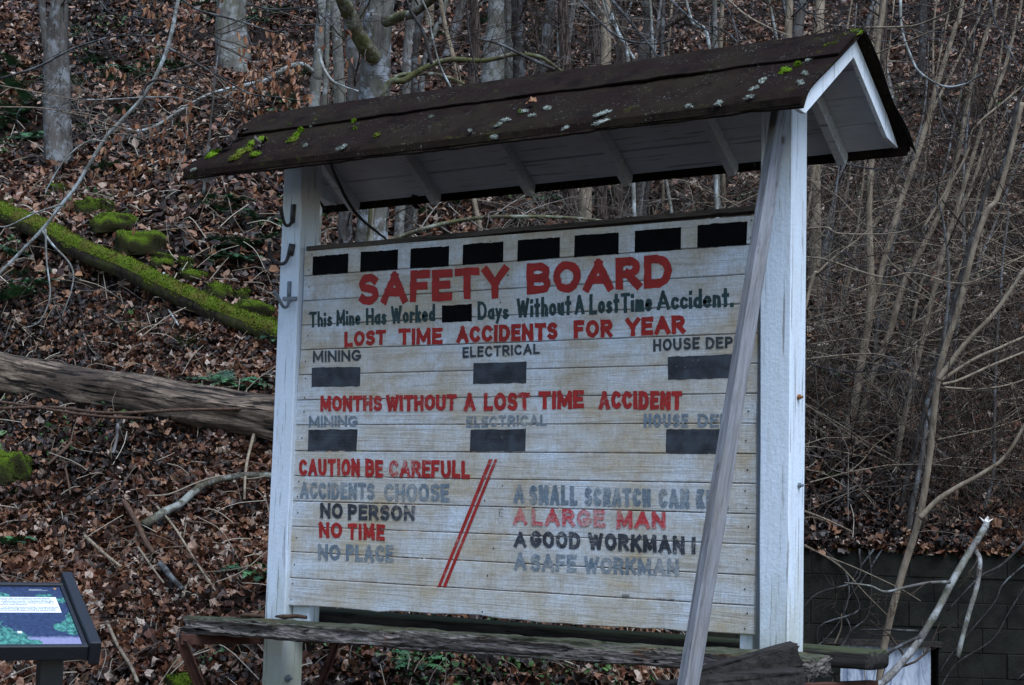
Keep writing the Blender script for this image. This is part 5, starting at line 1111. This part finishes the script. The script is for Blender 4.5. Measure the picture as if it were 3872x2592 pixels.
tree('understory_tree', 'pale grey trunk above the roof right of the single lichen stem', [([D(1640, 480), H6(1410, 430), H6(1410, -40)], 26, 22)], 19.0, 'bk_pale', (), 6)
tree('understory_tree', 'slender tan trunk next to the pale grey one above the roof', [([D(1655, 480), H6(1465, 400), H6(1480, -40)], 18, 16)], 19.5, 'bk_tan', (), 5)
tree('understory_tree', 'tan upright trunk just left of the roof ridge end', [([D(1800, 480), H6(2065, 310), H6(2080, -40)], 32, 26)], 17.0, 'bk_tan', (), 6)
for k_ in range(34):
    u_ = k_ / 33; l0 = (-.10 + .34 * u_ + rng.normal(0, .02)); s0_ = rng.uniform(17, 27); P0 = SL(s0_, l0 * s0_, height_sl(s0_, l0 * s0_)); lean = RH * rng.normal(0, .12); hh_ = rng.uniform(5, 8)
    root = thing('thin_tree', 'thin bare tree among many standing on the upper slope', 'tree', P0, 'thin bare trees on the upper slope'); Q = smooth_path([P0 + np.append(lean * z_ + rng.normal(0, .05, 2), z_) for z_ in np.linspace(-.1, hh_, 7)], 30); r0_ = rng.choice([.02, .03, .045, .07], p=[.35, .3, .2, .15])
    mb = MB(); tube(mb, Q, np.linspace(r0_, r0_ * .6, 30), 9, rough=.08); mb.build('trunk', M[['bk_pale', 'bk_grey', 'bk_dark', 'bk_tan', 'bk_brown'][k_ % 5]], root, True); out = []
    for _ in range(16):
        i_ = rng.integers(3, 29); s_ = norm(np.cross((0, 0, 1), rng.normal(0, 1, 3))); grow(out, Q[i_], s_ + np.array([0, 0, rng.uniform(-.2, .6)]), rng.uniform(.6, 1.6), .009, 2, kids=2)
    mb = MB(); tubes(mb, out); mb.build('twigs', M['twig' if k_ % 3 else 'twig_pale'], root, True)
# near limbs over the roof: a fallen-over small tree
tree('arching_tree', 'low mossy limb arching rightward over the roof ridge from behind the board', [([D(845, 560), H5(700, 870), H5(900, 710), H5(1100, 590), H5(1300, 530), H5(1550, 540), H5(1700, 520), H5(1850, 485), H5(2000, 490), H5(2120, 520), H5(2290, 640)], 26, 12)], 13.2, 'bk_mossy',
     [([H5(800, 690), H5(900, 660), H5(1150, 660), H5(1300, 700), H5(1420, 745)], 14, 8, 13.4, None), ([H5(1130, 570), H5(1090, 400), H5(1040, 250), H5(950, 110), H5(900, -10)], 12, 9, 13.0, 'bk_dark'), ([H5(1300, 780), H5(1200, 570), H5(1130, 300), H5(1110, 150), H5(1040, -10)], 6, 5, 12.8, 'bk_lich'), ([H5(1540, 345), H5(1750, 400), H5(1950, 500), H5(2220, 620)], 7, 10, 13.1, 'bk_dark'), ([H5(1540, 745), H5(1490, 480), H5(1455, 250), H5(1440, -10)], 6, 4, 12.5, 'bk_dark')], 14, .8, extend=False)
tree('fallen_limb', 'mossy bare limb lying level in the gap between roof and board', [([D(835, 590), D(870, 562), D(965, 525), D(1085, 500), D(1200, 496), D(1320, 500), D(1420, 515), D(1520, 560)], 20, 9)], 12.2, 'bk_mossy', (), 14, .7, foot=False, extend=False, tmat='twig_pale', cat='branch')
# leaning pale sapling on the left with side branches
tree('leaning_sapling', 'pale slender sapling slanting across the upper left of the picture', [([R4(-60, 660), R4(100, 500), R4(300, 290), R1(420, 1395), R1(520, 1270), R1(700, 970), R1(800, 850), R1(960, 680), R1(1060, 520), R1(1150, 300), R1(1215, 0), R1(1235, -40)], 13, 16)], 12.0, 'bk_lich',
     [([R1(965, 650), R1(1000, 580), R1(1080, 545), R1(1200, 570), R1(1340, 610)], 9, 4, 11.9, 'bk_dark'), ([R1(1150, 330), R1(1350, 440), R1(1560, 560), R1(1700, 640), R1(1870, 660), R1(2050, 690)], 8, 3, 11.8, 'bk_dark'), ([R1(975, 665), R1(700, 680), R1(520, 678)], 5, 3, 12.0, 'bk_lich'), ([R1(985, 665), R1(1180, 665), R1(1300, 695)], 5, 3, 12.1, 'bk_lich'),
      ([R1(1095, 500), R1(1300, 450), R1(1440, 410), R1(1500, 350)], 6, 3, 11.8, 'bk_dark'), ([R1(715, 965), R1(600, 965), R1(450, 1080), R1(330, 1270), R1(305, 1340)], 6, 3, 11.9, 'bk_lich'), ([R1(420, 1395), R1(250, 1450), R1(60, 1540), R1(-20, 1545)], 6, 4, 11.9, 'bk_lich'), ([R4(285, 310), R4(360, 410), R4(480, 545), R4(495, 680), R4(420, 910)], 8, 3, 11.8, 'bk_lich'), ([R4(310, 300), R4(318, 520), R4(340, 760), R4(270, 930), R4(150, 980)], 6, 3, 11.7, 'bk_lich'),
      ([R1(700, 980), R1(860, 880), R1(1000, 640)], 0.5, .5, 12.3, None)], 12, .55, foot=False, tmat='twig_pale', extend=False, cat='sapling')
for pts, w_, lab in (([R1(-20, 545), R1(250, 460), R1(480, 340), R1(640, 285), R1(820, 245), R1(1060, 245)], 8, 'long dark twig crossing in front of the split tree'), ([R1(1230, -10), R1(1350, 70), R1(1500, 110), R1(1680, 160), R1(1870, 220), R1(1980, 180), R1(2140, 170)], 8, 'dark curving twig crossing the peeling trunk'),
                     ([R1(-20, 730), R1(300, 740), R1(600, 800), R1(740, 850), R1(950, 900)], 5, 'thin dark twig passing below the dark long one at left'), ([R1(-20, 580), R1(250, 630), R1(520, 680), R1(600, 690)], 4, 'very thin dark twig in front of the left fern'), ([R1(1690, 30), R1(1850, 65), R1(1980, 60), R1(2130, 60), R1(2260, 180)], 7, 'dark twig sagging between the peeling trunk and slim tree'),
                     ([R1(680, 10), R1(760, 90), R1(950, 120), R1(1060, 150)], 5, 'short dark twig left of the leaning sapling top'),
                     ([R3(1500, -20), R3(1510, 200), R3(1570, 380), R3(1640, 500), R3(1800, 590), R3(1950, 570), R3(2060, 500)], 9, 'long blue grey twig hanging in a curve right of the gable'), ([R3(1260, 190), R3(1500, 185), R3(1620, 170), R3(1800, 100), R3(1950, 30)], 7, 'grey twig rising to the right from behind the gable peak'), ([R3(2110, -10), R3(2140, 130), R3(2200, 260), R3(2343, 520)], 8, 'dark twig slanting down to the right edge in the top right corner'),
                     ([R3(1330, 370), R3(1450, 320), R3(1650, 240), R3(1900, 130), R3(2100, 60)], 5, 'thin twig crossing the saplings above the gable eave'), ([R3(1740, 560), R3(1790, 780), R3(1900, 950), R3(1960, 1000)], 6, 'dark twig dangling between the saplings at right'), ([R6(850, 310), R6(1000, 330), R6(1200, 400), R6(1400, 450), R6(1600, 420), R6(1950, 490), R6(2343, 300)], 7, 'long pale twig running level from the post through the saplings'),
                     ([R6(850, 120), R6(1000, 110), R6(1080, 150), R6(1350, 155), R6(1550, 130), R6(1680, 60)], 6, 'pale wavy twig near the top of the white post'), ([R6(850, 1010), R6(1050, 985), R6(1300, 970), R6(1480, 1000), R6(1560, 960)], 6, 'tan twig sticking out level behind the post bolt'), ([R6(850, 1030), R6(1050, 1080), R6(1300, 1090), R6(1500, 1060), R6(1580, 980)], 5, 'dark twig sagging behind the post bolt'), ([R3(960, 1065), R3(1100, 1110), R3(1300, 1150), R3(1480, 1140), R3(1640, 1060)], 6, 'dark drooping twig under the gable eave'),
                     ([H6(200, -20), H6(330, 130), H6(430, 230), H6(560, 330), H6(680, 370), H6(900, 390), H6(1070, 340)], 9, 'dark twig sloping down across the two cedars'), ([H6(480, -20), H6(610, 130), H6(760, 310), H6(850, 420), H6(900, 500)], 10, 'dark twig sloping down right of the lichen pair'), ([H6(1030, 10), H6(1180, 150), H6(1300, 240), H6(1440, 330)], 8, 'dark twig beside the single lichen stem'), ([H6(1460, -20), H6(1560, 140), H6(1625, 380)], 8, 'dark forked twig right of the single lichen stem'), ([H6(1520, -10), H6(1680, 130), H6(1880, 240), H6(2080, 320)], 7, 'dark twig reaching down to the roof near the tan upright trunk'), ([H6(2120, 20), H6(2230, 110), H6(2340, 130)], 7, 'dark twig bowed above the roof ridge end')):
    t_ = 11.5; P = smooth_path(wpts(pts, (t_ + .6, t_)), 30); root = thing('twig', lab, 'twig', P[0]); mb = MB(); tube(mb, P, np.linspace(px2m(w_, t_) / 1.5, px2m(w_, t_) / 3, 30), 6); pale_ = any(k_ in lab for k_ in ('pale', 'grey', 'tan', 'thin')); mb.build('stem', M['bk_lich' if 'blue' in lab else 'bk_tan' if pale_ else 'bk_dark'], root, True)
    out = []
    for _ in range(9):
        i_ = rng.integers(3, 28); dd_ = norm(P[i_ + 1] - P[i_]); s_ = norm(np.cross(dd_, rng.normal(0, 1, 3))); grow(out, P[i_], dd_ * .7 + s_ * .7, rng.uniform(.25, .6), .003, 1, kids=2)
    mb = MB(); tubes(mb, out); mb.build('side_twigs', M['bk_dark'], root, True)
# beech sapling holding russet leaves
bs = thing('beech_sapling', 'small beech still hung with russet leaves, left of the roof end', 'sapling', ground(D(790 * .5 + 410, 575)) if False else ground(R1(1400, 1330)))
P = smooth_path(wpts([R1(1385, 1330), R1(1420, 1000), R1(1450, 700), R1(1480, 400), R1(1530, 120)], 13.6), 30); mb = MB(); tube(mb, P, np.linspace(.014, .005, 30), 7); mb.build('trunk', M['bk_grey'], bs, True)
out = []
for _ in range(34):
    i_ = rng.integers(6, 29); a_ = rng.uniform(-1, 1); d_ = CR * rng.choice([-1, 1]) * rng.uniform(.5, 1) + np.array([0, 0, rng.uniform(-.35, .3)]) + CF * rng.normal(0, .35); grow(out, P[i_], d_, rng.uniform(.5, 1.35), .005, 1, up=0, kids=3)
mb = MB(); tubes(mb, out); mb.build('twigs', M['twig'], bs, True)
mb = MB(); n = 620; Vt, Ft = leaf_template(1)
for _ in range(n):
    Pq, _r = out[rng.integers(len(out))]; c_ = Pq[rng.integers(2, 7)]; d_ = norm(np.array([0, 0, -1]) + rng.normal(0, .35, 3)); s_ = norm(np.cross(d_, rng.normal(0, 1, 3))); nn = np.cross(d_, s_); L_ = rng.uniform(.05, .085)
    V = c_ + (Vt[:, :1] * s_ * .7 + Vt[:, 1:] * d_ + (np.abs(Vt[:, :1]) * rng.uniform(.2, .9)) * nn) * L_; mb.add(V, Ft, rng.uniform(.1, 1))
mb.build('leaves', M['beech'], bs, False)

# saplings on the right
def sap(lab, stems, t, mat='bk_tan', branches=(), tw=10, twl=1.0, **kw): return tree('sapling', lab, stems, t, mat, branches, tw, twl, cat='sapling', rough=.05, tmat=kw.pop('tmat', 'twig'), **kw)
sap('tan sapling forking in two right of the white post', [([R6(1115, 1600), R6(1180, 1350), R6(1230, 1050), R6(1290, 700), R6(1297, 400), R6(1285, 0), R3(1300, 1150), R3(1345, 300), R3(1390, -40)], 36, 20), ([R6(1290, 680), R6(1400, 300), R6(1480, 0), R3(1510, 1350), R3(1640, 980), R3(1730, 650), R3(1870, 200), R3(1930, -40)], 26, 16)], 15.3, tw=16)
sap('tan sapling leaning right beside the forked one', [([R6(1190, 1600), R6(1300, 1150), R6(1420, 850), R6(1520, 500), R6(1650, 250), R6(1770, 0), R3(1880, 1100), R3(1960, 700), R3(2010, 480), R3(2110, 150), R3(2170, -40)], 26, 14)], 15.6, tw=14)
sap('thin tan sapling third from the white post', [([R6(1300, 1600), R6(1420, 1250), R6(1560, 850), R6(1640, 500), R6(1740, 360), R6(1890, 30), R3(1990, 1250), R3(2100, 900)], 17, 9)], 16.2, tw=12)
sap('curved tan sapling fourth from the white post', [([R6(1490, 1600), R6(1600, 1100), R6(1690, 700), R6(1800, 250), R6(1880, 0), R3(2000, 1050), R3(2080, 800), R3(2200, 500), R3(2290, 150), R3(2330, -40)], 22, 12)], 15.0, tw=14)
sap('tall brown sapling in front of the block wall with spreading branches', [([R7(1350, 1620), R7(1400, 1250), R7(1500, 850), R7(1630, 420), R7(1700, 0), R6(1750, 1180), R6(1800, 950), R6(1900, 650), R6(2000, 250), R6(2090, 0), R3(2160, 1350), R3(2260, 1000), R3(2330, 700)], 30, 18)], 12.2,
    branches=[([R7(1630, 430), R7(1750, 310), R7(1900, 210), R7(2050, 130), R7(2220, 0), R6(2390, 1380)], 18, 9, 12.1, None), ([R6(1755, 1150), R6(1850, 1020), R6(1960, 880), R6(2150, 680), R6(2343, 400), R6(2450, 250)], 17, 10, 12.0, None), ([R6(1780, 1180), R6(1900, 1150), R6(2100, 1060), R6(2343, 960), R6(2450, 930)], 9, 6, 11.9, None), ([R6(1800, 1200), R6(2000, 1210), R6(2200, 1190), R6(2400, 1130)], 7, 4, 12.2, None), ([R6(1770, 1160), R6(2000, 1010), R6(2200, 920), R6(2400, 830)], 12, 7, 12.3, None)], tw=14, twl=.9)
sap('straight grey sapling close behind the tall brown one', [([R7(1560, 480), R7(1640, 50), R6(1680, 1450), R6(1755, 1170), R6(1830, 500), R6(1790, 60), R3(1730, 1300)], 22, 7)], 13.95, 'bk_grey', tw=8)
sap('bent grey sapling low at the right edge', [([R7(2060, 420), R7(2130, 150), R6(2140, 1500), R6(2150, 1000), R6(2180, 600), R6(2200, 300), R6(2240, 0)], 14, 9)], 14.4, 'bk_grey', tw=12)
sap('dark slanting sapling in the upper right corner', [([R3(2020, 1500), R3(2180, 1200), R3(2250, 950), R3(2300, 700), R3(2420, 500)], 18, 14)], 14.5, 'bk_dark', tw=12)
sap('thin pale sapling near the white post foot', [([R6(860, 620), R6(960, 400), R6(1200, 200), R6(1330, 90)], 14, 5)], 14.8, 'bk_tan', tw=10, foot=True)
sap('brown slanting sapling rising to the far right top', [([R3(1650, 1568), R3(1930, 1100), R3(2000, 880), R3(2200, 700), R3(2343, 580), R3(2480, 460)], 10, 7)], 13.6, 'bk_tan', tw=10, foot=False)
for k_ in range(16):
    l0 = rng.uniform(2.6, 6.5); s0_ = rng.uniform(15, 21); P0 = SL(s0_, l0, height_sl(s0_, l0)); lean = RH * rng.uniform(.05, .5); out_ = [P0 + np.append(lean * z_ + rng.normal(0, .03, 2), z_) for z_ in np.linspace(-.1, rng.uniform(3, 5), 6)]
    root = thing('whip_sapling', 'slender bare sapling in the thicket right of the board', 'sapling', P0, 'slender saplings in the thicket'); Q = smooth_path(out_, 24); R_ = np.linspace(rng.uniform(.012, .028), .006, 24); mb = MB(); tube(mb, Q, R_, 7, rough=.05); mb.build('trunk', M['bk_tan' if k_ % 3 else 'bk_grey'], root, True)
    out = []
    for _ in range(12):
        i_ = rng.integers(4, 23); s_ = norm(np.cross((0, 0, 1), rng.normal(0, 1, 3))); grow(out, Q[i_], s_ + np.array([0, 0, .5]), rng.uniform(.5, 1.2), .006, 2, kids=2)
    mb = MB(); tubes(mb, out); mb.build('twigs', M['twig'], root, True)

# broken branch leaning by the wall
bb = tree('broken_branch', 'broken branch with a white torn end leaning by the block wall', [([R7(1320, 1590), R7(1430, 1500), R7(1600, 1300), R7(1740, 1080), R7(1850, 870), R7(1960, 680), R7(2060, 520), R7(2085, 470)], 30, 24)], (10.6, 11.6), 'bk_pale',
     [([R7(2010, 650), R7(2040, 720), R7(2020, 900), R7(1960, 1100), R7(1890, 1380)], 16, 14, (11.4, 11.0), None), ([R7(1840, 865), R7(1700, 870), R7(1560, 895), R7(1400, 930), R7(1290, 890), R7(1120, 870)], 11, 4, 11.1, None), ([R7(1640, 1235), R7(1500, 1300), R7(1400, 1360)], 12, 8, 10.9, 'bk_dark'), ([R7(1620, 1200), R7(1420, 1190), R7(1220, 1190)], 9, 4, 11.2, 'bk_dark')], 8, .4, foot=False, extend=False, cat='branch')
M['tornwood'] = m_simple('torn_wood', (.62, .58, .52), .8, .2, 60, .2, .01)
mb = MB(); a_ = at(R7(2083, 490), 11.6); b_ = at(R7(2092, 425), 11.62); 
for k_ in range(7): tube(mb, smooth_path([a_ + rng.normal(0, .008, 3), (a_ + b_) / 2 + rng.normal(0, .008, 3), b_ + rng.normal(0, .018, 3) - [0, 0, .02 * rng.random()]], 5), [.016, .016, .012, .007, .002], 6)
mb.build('torn_end', M['tornwood'], bb, False)
for pts, w_, lab, mt in (([R7(845, 620), R7(1000, 690), R7(1200, 770), R7(1480, 900), R7(1640, 995)], 6, 'upper of two pale twigs crossing the block wall from the post', 'bk_tan'), ([R7(845, 610), R7(1080, 750), R7(1250, 930), R7(1430, 1110)], 7, 'lower of two pale twigs crossing the block wall from the post', 'bk_tan'),
                     ([R7(2400, 540), R7(2200, 740), R7(2070, 810), R7(1990, 880), R7(1820, 1060)], 12, 'dark limb slanting behind the broken branch', 'bk_dark'), ([R7(845, 380), R7(1000, 440), R7(1170, 520)], 9, 'fallen tan stick on top of the block wall', 'bk_tan'), ([R7(1050, 1290), R7(1095, 1180), R7(1100, 1080)], 6, 'thin curved twig standing before the wall', 'bk_tan')):
    P = smooth_path(wpts(pts, 12.8), 24); mb = MB(); tube(mb, P, np.linspace(px2m(w_, 12.8) / 2, px2m(w_, 12.8) / 3.5, 24), 6); tag(mb.build('stick', M[mt], None, True, org=P[0]), lab, 'stick')
# sticks on the slope, lower left
for pts, w0, w1, lab, mt in (([R5(1580, 350), R5(1380, 355), R5(1180, 410), R5(1040, 520), R5(940, 570), R5(835, 640)], 22, 34, 'thick rotten lichen spotted branch lying left of the post', 'bk_rot'), ([R5(720, 500), R5(790, 620), R5(850, 740), R5(890, 800)], 22, 18, 'brown broken stick meeting the lichen spotted branch', 'twigbark'),
                         ([R5(1560, 40), R5(1490, 80), R5(1450, 200), R5(1425, 330), R5(1418, 490)], 14, 9, 'pale bent dead branch standing against the post', 'bk_tan'), ([R5(415, 160), R5(340, 230), R5(275, 290)], 16, 10, 'short brown stick above the panel', 'twigbark'), ([R5(685, 55), R5(675, 150), R5(655, 220)], 14, 10, 'grey upright stub of stick below the bare log', 'bk_grey'),
                         ([R5(910, 530), R5(1010, 650), R5(1130, 840), R5(1210, 960), R5(1250, 1020)], 10, 6, 'long tan stick running down to the bench', 'bk_tan'), ([R5(800, 765), R5(880, 880), R5(950, 975)], 9, 6, 'straight pale stick left of the long tan one', 'straw'), ([R5(490, 700), R5(600, 800), R5(700, 880)], 14, 10, 'dark tan stick lying in leaves above the panel', 'bk_tan'),
                         ([R5(620, 1200), R5(680, 1330), R5(760, 1460), R5(800, 1550)], 14, 12, 'brown stick at the bottom edge right of the panel post', 'bk_tan'), ([R5(850, 470), R5(980, 460), R5(1150, 390), R5(1300, 352), R5(1450, 370), R5(1580, 345)], 7, 5, 'smooth pale vine bowed over the rotten branch', 'straw'), ([R5(840, 680), R5(980, 730), R5(1120, 830), R5(1220, 950)], 7, 5, 'thin brown stick parallel to the long tan one', 'twigbark'),
                         ([R5(1240, 975), R5(1400, 910), R5(1550, 790)], 5, 4, 'thin straw stem slanting up to the left post', 'straw'), ([R5(930, 860), R5(1000, 950), R5(1060, 1010)], 26, 18, 'dark rotten stick end in leaf litter below the grass tuft', 'bk_dark'), ([R5(1070, 615), R5(1230, 630), R5(1380, 630)], 10, 7, 'brown stick lying level left of the post', 'twigbark'), ([R5(380, 310), R5(395, 380), R5(408, 460)], 9, 7, 'small upright brown stick near the mossy hummock', 'twigbark'), ([R4(640, 420), R4(690, 540), R4(730, 780)], 4, 3, 'hair thin pale stem over the mossy log', 'straw'), ([R4(1120, 600), R4(1065, 640), R4(1110, 710), R4(1115, 790), R4(1215, 955)], 10, 7, 'pale curly twig hooked over the mossy log', 'bk_lich')):
    P = [at(p, depth(ground(p)) - .22) for p in pts]; P = smooth_path(P, 26); t_ = depth(P[0]); mb = MB(); tube(mb, P, np.linspace(px2m(w0, t_) / 2, px2m(w1, t_) / 2, 26), 8, .6, rough=.1); tag(mb.build('stick', M[mt], None, True, org=P[0]), lab, 'stick')

# thicket of fine twigs
mb = MB(); out = []
def thick(n, lr, sr, hmax, lev=2, tw=0.0):
    for _ in range(n):
        s_ = rng.uniform(*sr); l_ = rng.uniform(*lr) * s_ / 15
        if l_ > 1.4 and s_ < 14.0: continue
        P0 = SL(s_, l_, height_sl(s_, l_)); d_ = np.append(RH * rng.normal(.15, .5) + FH * rng.normal(-.2, .35), rng.uniform(.5, 1.2)); grow(out, P0, d_, rng.uniform(.7, hmax), rng.uniform(.003, .007) * s_ / 15, lev, up=-.5, wander=.2, kids=3)
thick(440, (2.2, 5.8), (14.1, 22), 2.8); thick(110, (2.0, 5.8), (13.95, 15.5), 2.0); thick(130, (-.6, 2.3), (15, 24), 2.6); thick(40, (-5, -1), (14, 24), 1.2, 1)
tubes(mb, out, 4); tag(mb.build('thicket', M['twig'], None, True), 'tangle of fine bare twigs filling the slope at right', 'thicket', None, 'stuff')
mb = MB(); out = []; thick(130, (2.2, 5.6), (14.1, 20), 2.2); thick(80, (-.3, 2.3), (15, 20), 2.2); tubes(mb, out, 4); tag(mb.build('thicket', M['twig_pale'], None, True), 'paler weathered twigs tangled through the darker thicket', 'thicket', None, 'stuff')
mb = MB(); out = []
for _ in range(120):
    s_ = rng.uniform(14.2, 18); l_ = rng.uniform(.15, .37) * s_; P0 = SL(s_, l_, max(float(height_sl(s_, l_)), .4) + rng.uniform(.0, 2.2)); d_ = np.append(RH * rng.choice([-1, 1]) * rng.uniform(.5, 1) + FH * rng.normal(0, .3), rng.uniform(-.1, .7)); grow(out, P0, d_, rng.uniform(1.2, 2.6), rng.uniform(.004, .008), 1, up=-.6, wander=.15, kids=4)
tubes(mb, out, 5); tag(mb.build('thicket', M['bk_tan'], None, True), 'long tan arching shoots crossing through the thicket', 'thicket', None, 'stuff')
# vines hanging on the wall
for k_ in range(9):
    l_ = rng.uniform(2.2, 4.6); z0 = WALL_T - .02; P = [SL(WALL_S - .02, l_, z0)]; x_ = l_
    for _ in range(5): x_ += rng.normal(-.12, .12); P.append(SL(WALL_S - .025 - rng.uniform(0, .03), x_, P[-1][2] - rng.uniform(.12, .28)))
    Q = smooth_path(P, 24); m2 = MB(); tube(m2, Q, np.linspace(.009, .004, 24), 5); tag(m2.build('vine', M['bk_dark'], None, True, org=Q[0]), 'dark bare vine trailing down the face of the block wall', 'vine', 'vines on the block wall')
# dead leaves lying on the roof
for k_, (p, lab) in enumerate((((1495, 1020), 'brown leaf on the roof nearest its left eave corner'), ((1545, 1015), 'brown leaf beside the long roof moss patch'), ((1620, 945), 'brown leaf above the long roof moss patch'), ((1665, 930), 'darker brown leaf uppermost near the left roof moss'), ((1790, 995), 'brown leaf right of the long roof moss patch'))):
    P = on_roof(R1(*p)) + NF * .012; Vt, Ft = leaf_template(0); s_ = norm(rng.normal(0, 1, 3)); s_ = norm(s_ - NF * (s_ @ NF)); d_ = np.cross(NF, s_); m2 = MB(); V = P + (Vt[:, :1] * s_ + (Vt[:, 1:] - .4) * d_ + NF * (Vt[:, :1] ** 2 * 1.2 + .2 * rng.normal(0, 1, (len(Vt), 1)))) * .075; m2.add(V, Ft, rng.uniform(.2, .4)); tag(m2.build('dead_leaf', M['litter'], None, False, org=P), lab, 'leaf', 'dead leaves on the roof')
P = on_roof(R2(1825, 715)) + NF * .012; m2 = MB(); Vt, Ft = leaf_template(0); s_ = norm(np.cross(NF, (1, .3, 0))); d_ = np.cross(NF, s_); m2.add(P + (Vt[:, :1] * s_ + (Vt[:, 1:] - .4) * d_ + NF * (Vt[:, :1] ** 2 * 1.2)) * .06, Ft, .7); tag(m2.build('dead_leaf', M['beech'], None, False, org=P), 'reddish leaf on the middle of the roof beside grey lichen', 'leaf', 'dead leaves on the roof')
